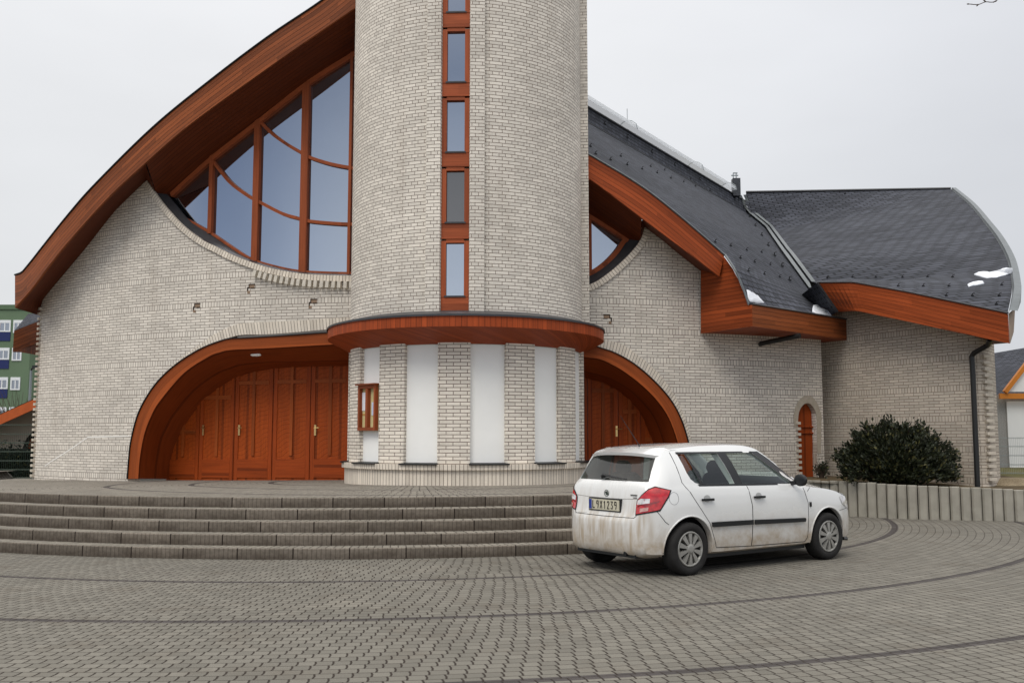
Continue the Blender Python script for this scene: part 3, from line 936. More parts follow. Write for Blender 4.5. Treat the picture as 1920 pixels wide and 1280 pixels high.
# end cap of the left gable foot
m = MB(); m.tube([t + Vector((0, -.01, .01)) for t in T], .022, 6); m.build('roof_edge', M['rubber'], fas)

RR_T = [(640, -70), (1060, 260), (1103, 289.7), (1174, 332), (1220, 363), (1267.5, 400.6), (1315, 441), (1358, 479)]
RR_B = [(640, -20), (1060, 306), (1103, 333.4), (1150, 368), (1205, 410), (1300, 481), (1348.8, 518)]
T2 = resample(smooth_curve([Pc(x, y, RF) for x, y in RR_T], 6), 60)
B2 = resample(smooth_curve([Pc(x, y, RF) for x, y in RR_B], 6), 60)
m = MB(); m.strip(T2, B2, smooth=False)
in2 = lambda k: Vector((FC[0] - B2[k].x, FC[1] - B2[k].y, 0)).normalized() * .05
m.strip(B2, [b + in2(k) for k, b in enumerate(B2)], smooth=False)
m.face([T2[-1], B2[-1], P(1349, 518, 21.3), P(1358, 479, 21.3)])
fas2 = m.build('gable_fascia', M['fascia_right'], church)
WTR = [Pc(x, y, RW) for x, y in ((1208.5, 426), (1240, 449), (1275, 478), (1313, 508), (1345, 522))]
WHR = [Pc(x, y, RG) for x, y in ((640, 60), (1060, 376), (1105, 406), (1140, 428), (1177, 452), (1200, 470))]
kR = min(range(60), key=lambda k: abs(1205 - (960 + F * (B2[k].x / (ct * B2[k].y + st * (B2[k].z - 1.55))))))
m = MB()
m.strip([B2[k] + in2(k) for k in range(kR + 1)], resample(WHR, kR + 1))
m.strip([B2[kR + k] + in2(kR + k) for k in range(60 - kR)], resample(WTR, 60 - kR))
m.face([B2[kR], WHR[-1], WTR[0]])
m.face([Pc(x, y, RG - .03) for x, y in ((1165, 440), (1230, 395), (1240, 460), (1178, 480))])
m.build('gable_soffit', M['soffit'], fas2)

# --- main roof: the gable profile carried back along the nave
def proj(p):
    q = p - EYE
    zc = ct * q.y + st * q.z
    return 960 + F * q.x / zc, 640 - F * (-st * q.y + ct * q.z) / zc
prof = [Pc(667, -57, RF), Pc(688, -6, RF)] + [Pc(x, y, RF) for x, y in ((800, 75), (950, 180), (1103, 288.5), (1174, 331), (1220, 362), (1267.5, 399.5), (1315, 440), (1360, 479))]
def valley_x(y): return interp([(300, 1392), (365, 1396), (383, 1407), (470, 1466), (560, 1531), (700, 1600)], y)
m = MB(); rows = []
nR = 26
for p in prof:
    lo, hi = 0, 23.6
    for _ in range(30):
        t = (lo + hi) / 2
        x, y = proj(p + DIR * t)
        if x < valley_x(y): lo = t
        else: hi = t
    rows.append((p, lo))
pl = 0
for (p, dp_), (q, dq) in zip(rows, rows[1:]):
    dp_ += .3; dq += .3
    A = [p + DIR * (dp_ * k / nR) for k in range(nR + 1)]; Bq = [q + DIR * (dq * k / nR) for k in range(nR + 1)]
    wv = (q - p).length
    m.strip(A, Bq, [(dp_ * k / nR, pl) for k in range(nR + 1)], [(dq * k / nR, pl + wv) for k in range(nR + 1)], smooth=False)
    pl += wv
valley = [p + DIR * d for p, d in rows]
# flared foot of the roof over the side eaves
FL = [(1360, 479), (1376, 503), (1386, 523), (1396, 548), (1404, 571)]
flp = [Pc(1360, 479, RF), P(1376, 503, 19.95), P(1386, 523, 19.9), P(1396, 548, 19.85), P(1404, 571, 19.8)]
fr_ = [valley[-1], P(1537, 566, 25.0), P(1544, 575, 24.1), P(1552, 583, 23.3), P(1560, 595, 22.4)]
for (a, b), (c, d) in zip(zip(flp, flp[1:]), zip(fr_, fr_[1:])):
    A = [a.lerp(c, k / 12) for k in range(13)]; Bq = [b.lerp(d, k / 12) for k in range(13)]
    wv = (b - a).length; Lk = (c - a).length
    m.strip(A, Bq, [(Lk * k / 12, pl) for k in range(13)], [((d - b).length * k / 12, pl + wv) for k in range(13)])
    pl += wv
# left slope, out of sight behind the gable
m.strip(T, [t + DIR * 18 for t in T])
roof = m.build('roof', M['slate'], church)
m = MB(); m.tube([p + Vector((0, -.01, .015)) for p in T2], .022, 6)
m.tube([p + Vector((-.005, -.01, .01)) for p in smooth_curve(flp, 5)], .025, 6)
m.build('roof_edge', M['zinc'], roof)
# folded ridge and the seam below it
m = MB()
m.tube([prof[0] + DIR * (k * 2.0) + Vector((0, 0, .02)) for k in range(13)], .05, 6)
m.tube([prof[1] + DIR * (k * 2.0) for k in range(12)], .022, 6)
m.build('ridge_cap', M['flash'], roof)
# translucent skylight hood along the ridge, with wire hoops
m = MB()
rp = prof[0]
n_d = 11; dl0, dl1 = 6.0, 22.0
side_ = Vector((DIR.y, -DIR.x, 0))
sec = [(-.34, 0), (-.3, .16), (-.15, .27), (0, .31), (.15, .27), (.3, .16), (.34, 0)]
prv = None
for k in range(n_d + 1):
    d0 = dl0 + (dl1 - dl0) * k / n_d
    cur = [rp + DIR * d0 + side_ * x + Vector((0, 0, z + .02)) for x, z in sec]
    if prv: m.strip(prv, cur)
    else: m.face(cur)
    prv = cur
m.face(prv[::-1])
skm = Mat('opal_skylight', .3, .4)
skm.color(srgb(214, 217, 219))
tb_ = skm.n('ShaderNodeBsdfTransparent'); mx_ = skm.n('ShaderNodeMixShader'); mx_.inputs[0].default_value = .45
skm.l(skm.b.outputs[0], mx_.inputs[1]); skm.l(tb_.outputs[0], mx_.inputs[2]); skm.l(mx_.outputs[0], skm.nt.nodes['Material Output'].inputs['Surface'])
skm = skm.m
sky_ = m.build('ridge_skylight', skm, roof)
for px_ in (8.6, 12.9, 18.5, 22.0):
    m = MB()
    c = rp + DIR * px_
    m.tube([c + side_ * x * 1.05 + Vector((0, 0, z * 1.12 + .02)) for x, z in sec], .012, 5)
    if px_ in (12.9,): m.tube([c + Vector((0, 0, .3)), c + Vector((0, 0, .75))], .01, 5)
    m.build('skylight_hoop', M['steel'], roof)
# chimney behind the ridge end
m = MB()
cc = P(1380, 352, 38.4)
m.obox(cc, Vector((.15, 0, 0)), Vector((0, .15, 0)), Vector((0, 0, .36)))
m.build('chimney', simple('chimney_slate', srgb(62, 64, 68), .6, .3, 0, .2, 12), roof)
m = MB()
for s_ in (-.05, .07):
    m.tube([cc + Vector((-.05 + s_, 0, .34)), cc + Vector((-.05 + s_, 0, .58))], .02, 5)
m.obox(cc + Vector((-.04, 0, .5)), Vector((.14, 0, 0)), Vector((0, .02, 0)), Vector((0, 0, .02)))
m.obox(cc + Vector((-.02, 0, .6)), Vector((.09, 0, 0)), Vector((0, .02, 0)), Vector((0, 0, .02)))
m.build('flue', M['steel'], roof)

# --- wing roof
vrow = list(reversed(valley))                # from low to high
vsm = resample(vrow, 12)
left = [P(1532, 531, 22.0), P(1517, 527, 23.6)] + [Vector(v) + Vector((0, -.03, .02)) for v in vsm] + [P(1399, 361.5, valley[0].y)]
right = smooth_curve([P(1889, 588, 18.3), P(1895, 560, 18.9), P(1897, 536, 19.9), P(1889, 490, 22.6), P(1869, 450, 25.2), P(1846, 419, 27.8), P(1817, 384, 31.5), P(1783, 355, 36.0)], 5)
nW = 34
Lw = resample(left, nW); Rw_ = resample(right, nW)
# bottom edge follows the fascia
FW_T = [P(1532, 530.5, 22.0), P(1600, 530, 21.35), P(1700, 548, 20.3), P(1800, 569, 19.25), P(1889, 588, 18.3)]
m = MB(); nC = 30
grid = []
bot = resample(FW_T, nC + 1)
for i in range(nW):
    t = i / (nW - 1)
    row = []
    for k in range(nC + 1):
        s = k / nC
        p = Lw[i].lerp(Rw_[i], s)
        base = Lw[0].lerp(Rw_[0], s)
        p += (bot[k] - base) * (1 - t) ** 2
        row.append(p)
    grid.append(row)
for i in range(nW - 1):
    A, Bq = grid[i], grid[i + 1]
    uvf = lambda p: (p.x * .93 + p.y * .2, p.z * 1.75 + p.y * .12)
    m.strip(A, Bq, [uvf(p) for p in A], [uvf(p) for p in Bq])
wroof = m.build('wing_roof', M['slate'], church)
m = MB()
vp = right
for a, b in zip(vp, vp[1:]):
    pass
o1 = [p + Vector((.02, -.05, .06)) for p in vp]; o2 = [p + Vector((.17, -.05, .05)) for p in vp]
o3 = [p + Vector((.17, 0, -.2 * min(1, k / 8))) for k, p in enumerate(vp)]; o0 = [p + Vector((.0, -.0, -.05)) for p in vp]
m.strip(o0, o1, smooth=False); m.strip(o1, o2, smooth=False); m.strip(o2, o3, smooth=False)
m.build('verge_flashing', M['zinc'], wroof)
m = MB(); m.tube([p + Vector((0, 0, .03)) for p in grid[-1]], .05, 6); m.build('ridge_cap', M['flash'], wroof)
# valley gutter between the two roofs
m = MB()
vg = resample(vrow, 30)
sv = Vector((.075, -.04, .0))
for off in (-1, 1):
    m.strip([v + sv * (off * 1.0 - .6) + Vector((0, -.12, .17)) for v in vg], [v + sv * (off * 1.0 + .6) + Vector((0, -.12, .17)) for v in vg])
    m.strip([v + sv * (off * 1.0 + .6) + Vector((0, -.12, .17)) for v in vg], [v + sv * (off * 1.0 + .6) + Vector((0, 0, -.05)) for v in vg])
g0 = vg[0]
m.obox(P(1535, 553, 23.2), Vector((.13, .03, 0)), Vector((-.02, .12, 0)), Vector((0, 0, .09)))
m.build('valley_gutter', M['zinc'], wroof)
# wing fascia and soffit
FW_B = [P(1570, 584, 22.0), P(1605, 582.5, 21.35), P(1700, 602, 20.3), P(1800, 624, 19.25), P(1892, 643.5, 18.3)]
m = MB()
Tw = resample(FW_T, 40); Bw = resample(FW_B, 40)
m.slab(Tw, Bw, lambda k: Vector((.04, .05, 0)))
wf = m.build('wing_fascia', M['fascia_right'], church)
WWALL = [(x * 1.04, y * 1.04) for x, y in ((7.02, 22.6), (7.95, 20.75), (8.93, 18.98), (9.12, 18.92), (9.33, 19.05), (9.75, 19.6), (10.1, 20.6), (11.6, 24))]
m = MB()
ws = resample([Vector((x, y, z)) for (x, y), z in zip([(7.3, 23.5), (8.2, 21.75), (9.32, 19.8), (10.1, 20.4)], (4.75, 4.35, 3.68, 3.5))], 40)
m.strip([b + Vector((.02, .03, .01)) for b in Bw], ws)
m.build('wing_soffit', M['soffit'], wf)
m = MB()
m.tube([P(1532, 530, 21.97), P(1571, 584, 21.97)], .035, 6)
mc_ = MB(); mc_.face([P(1532, 530, 22.0), P(1571, 584, 22.0), P(1571, 584, 22.0) + Vector((.2, 1.9, 0)), P(1532, 530, 22.0) + Vector((.2, 1.9, 0))]); mc_.build('side_cladding', M['slate'], wf)
m.tube([t + Vector((0, -.015, .015)) for t in Tw], .018, 6)
m.build('roof_edge', M['flash'], wf)
# end board on the far side of the verge
m = MB()
m.slab([P(1891, 588, 18.36), P(1893, 643, 18.36)], [P(1902, 578, 18.9), P(1899.5, 622, 18.9)], (0.03, .03, 0))
m.build('verge_soffit', simple('pale_verge_board', srgb(160, 140, 122), .7, .2, 0, .1), wf)

# --- wing wall with its rounded end
m = MB()
wp = [Vector((x, y, 0)) for x, y in WWALL]
wr_ = [wp[0]] + [wp[1]] + smooth_curve(wp[2:6], 5) + wp[6:]
u = 0; ua = [0]
for a, b in zip(wr_, wr_[1:]): u += (b - a).length; ua.append(u)
zt = [interp([(7.3, 4.72), (8.2, 4.4), (9.3, 3.72), (9.7, 3.62), (12, 3.4)], p.x) for p in wr_]
m.strip([p + Vector((0, 0, .45)) for p in wr_], [p + Vector((0, 0, z)) for p, z in zip(wr_, zt)], [(q + 3.1, .45) for q in ua], [(q + 3.1, z) for q, z in zip(ua, zt)], smooth=False)
m.build('wing_wall', M['brick_wing_shaded'], church)
m = MB()
z = .72; c = Vector((9.22, 18.94, 0))
while z < 3.25:
    m.obox(Vector((9.62, 19.69, z)), Vector((.085, .02, 0)), Vector((-.012, .05, 0)), Vector((0, 0, .03)))
    z += .13
m.build('quoin', qm, church)

# --- boxed side eaves under the flared roof
vp0 = Vector((4.08, 21.05, 4)); vn = Vector((1.25, .8, 0)).normalized()
pp = lambda x, y: Pl(x, y, vp0, vn)
poly = [pp(1314, 508), pp(1314, 624.5), pp(1411, 611.5), pp(1410, 571), pp(1402, 571), pp(1394, 548), pp(1384, 523), pp(1374, 504), pp(1359, 483), pp(1335, 470), pp(1314, 470)]
m = MB()
cz_ = poly[2]
m.face(poly, [((p - cz_).dot(Vector((.54, -.84, 0))), p.z) for p in poly])
eb = m.build('eaves_box', M['fascia_right'], church)
KT, KB = poly[3], poly[2]
ET, EB = P(1594, 600.5, 22.65), P(1594, 638.5, 22.65)
m = MB()
m.strip([KT, KT.lerp(ET, .5), ET], [KB, KB.lerp(EB, .5), EB], smooth=False)
m.face([ET, EB, EB + Vector((.3, 1.5, 0)), ET + Vector((.3, 1.5, 0))])
m.build('eaves_fascia', M['fascia_brown'], eb)
m = MB()
wl = [cyl(ang(Pc(x, 640, RW)), RW, KB.z) for x in (1314, 1360, 1410, 1460, 1510, 1541)] + [Vector((7.40, 23.35, KB.z)), Vector((7.95, 23.0, KB.z))]
ed = resample([poly[1], KB, EB], 12)
m.strip(ed, resample(wl, 12)); m.build('eaves_soffit', M['fascia_right'], eb)
m = MB()
m.tube([KT + Vector((0, -.01, .015)), ET + Vector((0, -.01, .015))], .02, 6); m.build('roof_edge', M['flash'], eb)
m = MB()
e0 = P(1500, 629, 20.9); e1 = P(1427, 644, 21.55)
m.tube([e0, e0.lerp(e1, .1), e1, e1 + Vector((0, .25, -.02))], .055, 10)
m.build('drainpipe', M['pipe'], church)
# left side eaves
m = MB()
lt = [P(26.5, 620, 23.6), P(76, 600.5, 24.6)]; lb = [P(24, 657.5, 23.6), P(76, 641, 24.6)]
m.strip(lt, lb, smooth=False)
m.face([lb[0], lb[1], P(76, 661, 26.4), P(24, 660, 25.8)])
m.face([lt[0], lb[0], lb[0] + Vector((0, 1.5, 0)), lt[0] + Vector((0, 1.5, 0))])
el = m.build('eaves_box', M['fascia_brown'], church)
m = MB()
m.strip([lt[0], lt[1]], [P(53, 588, 25.4), P(79, 588, 25.4)]); m.build('eaves_roof', M['slate'], el)

# --- downpipe on the wing
m = MB()
m.tube([P(1856, 636, 19.0), P(1852, 647, 19.2), P(1826, 662, 19.5), P(1822, 668, 19.55), P(1824, 700, 19.55), P(1830, 840, 19.55), P(1833, 915, 19.55)], .052, 10)
m.build('drainpipe', M['pipe'], church)

# --- small arched side door
m = MB()
rr = RW - .12
base = [Pc(x, y, rr) for x, y in SD]
hi = smooth_curve([Pc(x, y, rr) for x, y in SD[2:-2]], 4)
n_ = len(hi)
lo = [Vector((p.x, p.y, .6)) for p in hi]
m.strip(lo, hi, [(p.z, ang(p) * rr) for p in lo], [(p.z, ang(p) * rr) for p in hi])
sdoor = m.build('side_door', M['door'], church)
for zz in (hi[0].z + .0, hi[0].z - .14):
    m = MB()
    a, b = hi[0], hi[-1]
    q = [cyl(ang(a) + (ang(b) - ang(a)) * k / 4, rr + .02, zz) for k in range(5)]
    m.tube(q, .022, 5)
    m.build('door_rail', M['door'], sdoor)
m = MB()
oc = smooth_curve([Pc(x, y, RW + .012) for x, y in SD[2:-1]], 5)
cx_ = sum((p.x for p in oc), 0) / len(oc)
od = [Pc(*((proj(p)[0] - 1514) * 1.5 + 1514, (proj(p)[1] - 790) * 1.42 + 790), RW + .012) if proj(p)[1] < 790 else Pc((proj(p)[0] - 1514) * 1.42 + 1514, proj(p)[1], RW + .012) for p in oc]
m.strip(oc, od); m.build('arch_trim', simple('soldier_arch', srgb(176, 165, 148), .85, .2, 0, .1, 14), church)
m = MB()
inn = smooth_curve([Pc(x, y, RW - .25) for x, y in SD[2:-1]], 5)
inn = [cyl(ang(p), RW - .15, p.z) for p in oc]
m.strip(oc, inn)
for j in (0, -1):
    p = oc[j]; a = ang(p)
    m.face([cyl(a, RW, .6), p, cyl(a, RW - .15, p.z), cyl(a, RW - .15, .6)])
m.build('door_reveal', M['brick_wing_shaded'], church)

# ------------------------------------------------------------------ tower
def tp(phi, r, z): return Vector((TC[0] + r * math.sin(phi), TC[1] - r * math.cos(phi), z))
PH0 = R(-2.8)
RS = 2.33
def arc_wall(mb, r, p0, p1, z0, z1, n=None, smooth=True):
    n = n or max(2, int(abs(p1 - p0) * 26))
    ph = [p0 + (p1 - p0) * k / n for k in range(n + 1)]
    lo = [tp(p, r, z0) for p in ph]; hi = [tp(p, r, z1) for p in ph]
    mb.strip(lo, hi, [(p * r, z0) for p in ph], [(p * r, z1) for p in ph], smooth=smooth)
ZT0, ZT1 = 3.35, 13.6
m = MB()
hw = .255 / RS
arc_wall(m, RS, PH0 + hw, PH0 + 2 * math.pi - hw, ZT0, ZT1)
for s in (-1, 1):                           # jambs of the window slot
    p = PH0 + s * hw
    q = [tp(p, RS, ZT0), tp(p, RS, ZT1), tp(p, RS - .2, ZT1), tp(p, RS - .2, ZT0)]
    m.face(q if s < 0 else q[::-1], [(0, ZT0), (0, ZT1), (.2, ZT1), (.2, ZT0)] if s < 0 else [(.2, ZT0), (.2, ZT1), (0, ZT1), (0, ZT0)])
m.build('tower_shaft', M['brick_tower'], church)
def pier(p0, p1, r0, r1, z0, z1, name, mat):
    m = MB()
    arc_wall(m, r1, p0, p1, z0, z1, 4)
    for p, sgn_ in ((p0, 1), (p1, -1)):
        q = [tp(p, r0, z0), tp(p, r1, z0), tp(p, r1, z1), tp(p, r0, z1)]
        uv = [(p * r1 - sgn_ * (r1 - r0), z0), (p * r1, z0), (p * r1, z1), (p * r1 - sgn_ * (r1 - r0), z1)]
        if sgn_ < 0: q.reverse(); uv.reverse()
        m.face(q, uv)
    q = [tp(p0, r0, z1), tp(p0, r1, z1), tp(p1, r1, z1), tp(p1, r0, z1)]
    m.face(q)
    return m.build(name, mat, church)
for s in (-1, 1):
    a, b = PH0 + s * .262 / RS, PH0 + s * .52 / RS
    pier(min(a, b), max(a, b), RS - .15, RS + .075, ZT0, ZT1, 'tower_pilaster', M['brick_tower'])
pier(R(84.5), R(95), RS - .1, RS + .15, ZT0, ZT1, 'tower_pilaster', M['brick_tower'])

# window strip up the tower
wt = Vector((math.cos(PH0), math.sin(PH0), 0)); wn = Vector((math.sin(PH0), -math.cos(PH0), 0)); UP = Vector((0, 0, 1))
Yw = tp(PH0, RS - .03, 0).y
def zy(y): return P(849, y, Yw).z
def wc(r, z, dx=0): return tp(PH0, r, z) + wt * dx
panes = [(457, 554), (322, 416), (190, 284), (61, 153), (-72, 22), (-208, -112)]
zlast = zy(588)
for i, (y0, y1) in enumerate(panes):
    z0, z1 = zy(y1), zy(y0)
    nxt = zy(panes[i + 1][1]) if i + 1 < len(panes) else z1 + .5
    m = MB()
    zr0 = zlast; zr1 = z0 - .03
    # rail panel below the pane and stiles beside it
    m.obox(wc(RS - .05, (zr0 + zr1) / 2), wt * .252, wn * .03, UP * (zr1 - zr0) / 2)
    for s in (-1, 1):
        m.obox(wc(RS - .045, (zr1 + z1 + .05) / 2, s * .208), wt * .044, wn * .035, UP * (z1 + .05 - zr1) / 2)
    m.obox(wc(RS - .045, z1 + .05), wt * .164, wn * .035, UP * .035)
    m.obox(wc(RS - .03, zr0 + .012), wt * .25, wn * .035, UP * .012)
    zlast = z1 + .085
    o = m.build('tower_window', M['strip_wood'], church)
    m = MB()
    m.obox(wc(RS - .085, (z0 + z1) / 2), wt * .168, wn * .006, UP * ((z1 - z0) / 2 + .03))
    m.build('pane', M['pane_dim'] if i == 1 else M['pane'], o)
    m = MB()
    m.obox(wc(RS - .05, z0 - .018), wt * .19, wn * .05, UP * .014)
    m.build('window_sill', M['flash'], o)

# canopy round the foot of the shaft
def can(phi, a=2.76, b=2.98):
    return Vector((TC[0] + a * math.sin(phi), TC[1] - b * math.cos(phi), 0))
phs = [R(-118 + 236 * k / 90) for k in range(91)]
zT = P(866, 588.5, can(0).y).z; zB = P(866, 611.5, can(0).y).z
m = MB()
tops = [can(p) + UP * zT for p in phs]; bots = [can(p) + UP * zB for p in phs]
us = [0]
for a, b in zip(tops, tops[1:]): us.append(us[-1] + (b - a).length)
m.strip(tops, bots, [(0.0, u) for u in us], [(zT - zB, u) for u in us])
cano = m.build('canopy', M['canopy'], church)
m = MB()
zi = P(850, 644, 17.25).z
inn = [tp(p, 2.30, zi) for p in phs]
m.strip(bots, inn, [(0.0, u) for u in us], [(.7, u * .85) for u in us])
m.build('canopy_soffit', M['canopy'], cano)
m = MB()
e1 = [can(p, 2.785, 3.005) + UP * (zT + .006) for p in phs]; e2 = [can(p, 2.785, 3.005) + UP * (zT - .03) for p in phs]
sk = [tp(p, RS - .01, zT + .15) for p in phs]
m.strip(e1, e2); m.strip(sk, e1)
m.build('canopy_flashing', M['flash'], cano)

# ground-floor drum: plinth, pillars, white panels
zp1 = P(860, 870.5, 17.2).z; zp0 = P(860, 881, 17.2).z
m = MB(); arc_wall(m, 2.40, R(-150), R(150), .5, zp0); m.build('tower_plinth', M['brick_soldier'], church)
m = MB(); arc_wall(m, 2.455, R(-150), R(150), zp0, zp1)
ph = [R(-150 + 300 * k / 80) for k in range(81)]
m.strip([tp(p, 2.455, zp1) for p in ph], [tp(p, 2.2, zp1) for p in ph], [(p * 2.4, 0) for p in ph], [(p * 2.4, .25) for p in ph])
m.strip([tp(p, 2.38, zp0) for p in ph], [tp(p, 2.455, zp0) for p in ph], [(p * 2.4, 0) for p in ph], [(p * 2.4, .05) for p in ph])
m.build('plinth_cap', M['brick_soldier'], church)
for k in range(-4, 5):
    c = PH0 + R(30 * k)
    pier(c - R(7.1), c + R(7.1), 2.2, 2.36, zp1, zi + .06, 'pillar', M['brick_pillar'])
for k in range(-4, 4):
    c = PH0 + R(30 * k + 15)
    m = MB(); arc_wall(m, 2.27, c - R(8), c + R(8), zp1, zi + .06, 8)
    m.build('white_panel', M['render'], church)
    m = MB()
    ph = [c + R(-8.4 + 16.8 * q / 6) for q in range(7)]
    m.slab([tp(p, 2.26, zp1 + .03) for p in ph], [tp(p, 2.49, zp1 + .012) for p in ph], (0, 0, -.022))
    m.build('panel_ledge', M['black'], church)

# ------------------------------------------------------------------ small hooks that hold the snow on the roofs
bvm = bmesh.new(); 
def bvh_of(o):
    me = o.data
    off = world_loc(o)
    return BVHTree.FromPolygons([v.co + off for v in me.vertices], [p.vertices[:] for p in me.polygons])
bv_main, bv_wing = bvh_of(roof), bvh_of(wroof)
def hit(px, py, bv):
    d = ray(px, py).normalized()
    h = bv.ray_cast(EYE, d)
    return h[0], h[1]
big = [(1134, 234), (1176, 259), (1222, 287), (1265, 311), (1312, 338), (1385, 376), (1394, 391), (1405, 407), (1416, 424), (1428, 442), (1440, 461), (1452, 480), (1466, 500), (1480, 526)]
small = [(1107, 276), (1117, 290), (1145, 301), (1164, 294), (1176, 310), (1204, 318), (1220, 313), (1232, 325), (1246, 320), (1258, 335), (1282, 342), (1304, 350), (1295, 336), (1331, 358), (1341, 455), (1370, 462), (1400, 470), (1428, 474), (1357, 481), (1388, 485), (1415, 492), (1403, 509), (1433, 515), (1462, 520), (1444, 497)]
wing_pts = [(1510, 522), (1551, 521), (1598, 520), (1642, 520), (1692, 520), (1739, 520), (1786, 520), (1684, 537), (1731, 537), (1779, 537), (1878, 535), (1774, 555), (1823, 555), (1873, 555), (1868, 571), (1584, 364)]
def hook_mesh(s):
    m = MB()
    m.tube([(0, 0, -.01), (0, -.02, .10 * s), (.05 * s, -.05, .11 * s)], .016 * s, 5)
    m.tube([(0, 0, .02), (-.05 * s, -.03, .02)], .016 * s, 5)
    m.obox(Vector((0, -.01, .01)), Vector((.045 * s, 0, 0)), Vector((0, .03 * s, 0)), Vector((0, 0, .02 * s)))
    return m
hm_big = hm_small = None
for lst, bv, par, s in ((big, bv_main, roof, .95), (small, bv_main, roof, .6), (wing_pts, bv_wing, wroof, .55)):
    src = None
    for x, y in lst:
        p, nrm = hit(x, y, bv)
        if p is None: continue
        if src is None:
            src = hook_mesh(s).build('snow_guard', M['black'], None, raw=True); o = src
        else:
            o = src.copy(); col.objects.link(o)
        o.parent = par
        o.location = p - world_loc(par)

# ------------------------------------------------------------------ things on and around the church
# notice board hung in the first white panel
phi = PH0 + R(-45.3)
nb = tp(phi, 2.27, 0)
t_ = Vector((math.cos(phi), math.sin(phi), 0)); n_ = Vector((math.sin(phi), -math.cos(phi), 0))
zt_, zb_ = P(690, 722, nb.y).z, P(690, 807, nb.y).z
board = thing('notice_board', 'wooden two-door notice case with papers in the narrow white panel by the left doors', 'notice board', nb + UP * zb_)
cN = nb + n_ * .07 + UP * (zt_ + zb_) / 2; hh = (zt_ - zb_) / 2; ww = .285
m = MB()
m.obox(cN - n_ * .045, t_ * ww, n_ * .02, UP * hh); m.build('back_panel', simple('board_felt', srgb(205, 192, 140), .9, .1, 0, .06, 10), board)
m = MB()
for s in (-1, 1):
    m.obox(cN + t_ * s * (ww - .025), t_ * .025, n_ * .05, UP * hh)
m.obox(cN, t_ * .035, n_ * .05, UP * (hh - .05))
for s in (-1, 1):
    m.obox(cN + UP * s * (hh - .03), t_ * (ww - .05), n_ * .05, UP * .03)
m.obox(cN + UP * (hh + .012) + n_ * .015, t_ * (ww + .03), n_ * .085, UP * .012)
m.build('frame', M['frame'], board)
pm = simple('paper', srgb(226, 228, 232), .9, .1); pm2 = simple('printed_paper', srgb(196, 204, 222), .9, .1, 0, .15, 60)
for dx, dz, w_, h_, mt_ in ((-.15, .12, .085, .17, pm), (.15, -.02, .07, .12, pm2), (-.15, -.12, .07, .012, simple('ochre_paper', srgb(190, 140, 70), .9))):
    m = MB(); m.obox(cN - n_ * .018 + t_ * dx + UP * dz, t_ * w_, n_ * .003, UP * h_); m.build('paper', mt_, board)

# lamp under the left portal
p = Pc(480, 664, RW + .06)
lamp = thing('ceiling_lamp', 'small oval white bulkhead lamp under the left portal arch', 'lamp', p)
m = MB(); a = ang(p); t = Vector((math.cos(a), math.sin(a), 0)); nn = Vector((math.sin(a), -math.cos(a), 0))
prof_ = [(-.125, .0), (-.12, .035), (-.09, .052), (0, .056), (.09, .052), (.12, .035), (.125, .0)]
prv = None
for k in range(9):
    b = math.pi * k / 8
    cur = [p + t * x + nn * (r_ * math.cos(b)) * .9 + UP * (.01 - r_ * math.sin(b)) for x, r_ in prof_]
    if prv: m.strip(prv, cur)
    prv = cur
m.build('lamp_glass', M['white_plastic'], lamp)
m = MB(); m.obox(p + UP * .03, t * .13, nn * .06, UP * .02); m.build('lamp_base', simple('lamp_base', srgb(190, 190, 186), .5), lamp)

# leftover snow
def snow_on(name_label, pts, thick, bv, off=.0, plane=None):
    # pts: outline in the photo, laid on the roof
    base = []
    for x, y in pts:
        h, nrm = hit(x, y, bv)
        if h is None: h = plane(x, y) if plane else P(x, y, 21.0)
        base.append(h)
    c = sum(base, Vector()) / len(base)
    o = thing('snow_patch', name_label, 'snow', c, 'last patches of snow on the roofs')
    m = MB(); n = len(base)
    rings = [(1.0, -.03), (1.0, .35), (.86, .8), (.6, 1.0)]
    up = Vector((0, -.55, .83))
    R_ = []
    for s_, h_ in rings:
        R_.append([c + (b - c) * s_ + up * thick * h_ * (1 + .25 * math.sin(k * 2.3)) for k, b in enumerate(base)])
    for a_, b_ in zip(R_, R_[1:]): m.strip(a_ + a_[:1], b_ + b_[:1])
    m.face(R_[-1], smooth=True)
    m.build('snow_cover', M['snow'], o)
def dense(pts, n=3, j=.8):
    o = []
    for k, (x, y) in enumerate(pts):
        x2, y2 = pts[(k + 1) % len(pts)]
        for q in range(n):
            t = q / n
            o.append((x + (x2 - x) * t + random.uniform(-j, j), y + (y2 - y) * t + random.uniform(-j, j)))
    return o
sp0 = lambda x, y: P(x, y, 20.0 + (x - 1400) * .0165)
snow_on('wedge of old snow on the left end of the flared eaves', dense([(1400, 545), (1407, 549), (1414, 552), (1422, 558), (1433, 569), (1420, 569), (1406, 567), (1402, 558)], 2), .05, bv_main, 0, sp0)
snow_on('wedge of old snow beside the valley at the right end of the flared eaves', dense([(1525, 573), (1533, 571), (1540, 573), (1548, 580), (1558, 590), (1560, 593), (1540, 590), (1523, 586)], 2), .05, bv_main, 0, sp0)
snow_on('long curved roll of snow near the verge of the wing roof', dense([(1826, 515), (1834, 512), (1850, 516), (1866, 513), (1882, 506), (1897, 504), (1899, 511), (1884, 517), (1868, 521), (1850, 522), (1836, 519)], 2, .5), .06, bv_wing)
snow_on('short strip of snow below the long roll on the wing roof', dense([(1814, 534), (1828, 530), (1843, 529), (1845, 533), (1830, 536), (1816, 538)], 2, .4), .05, bv_wing)

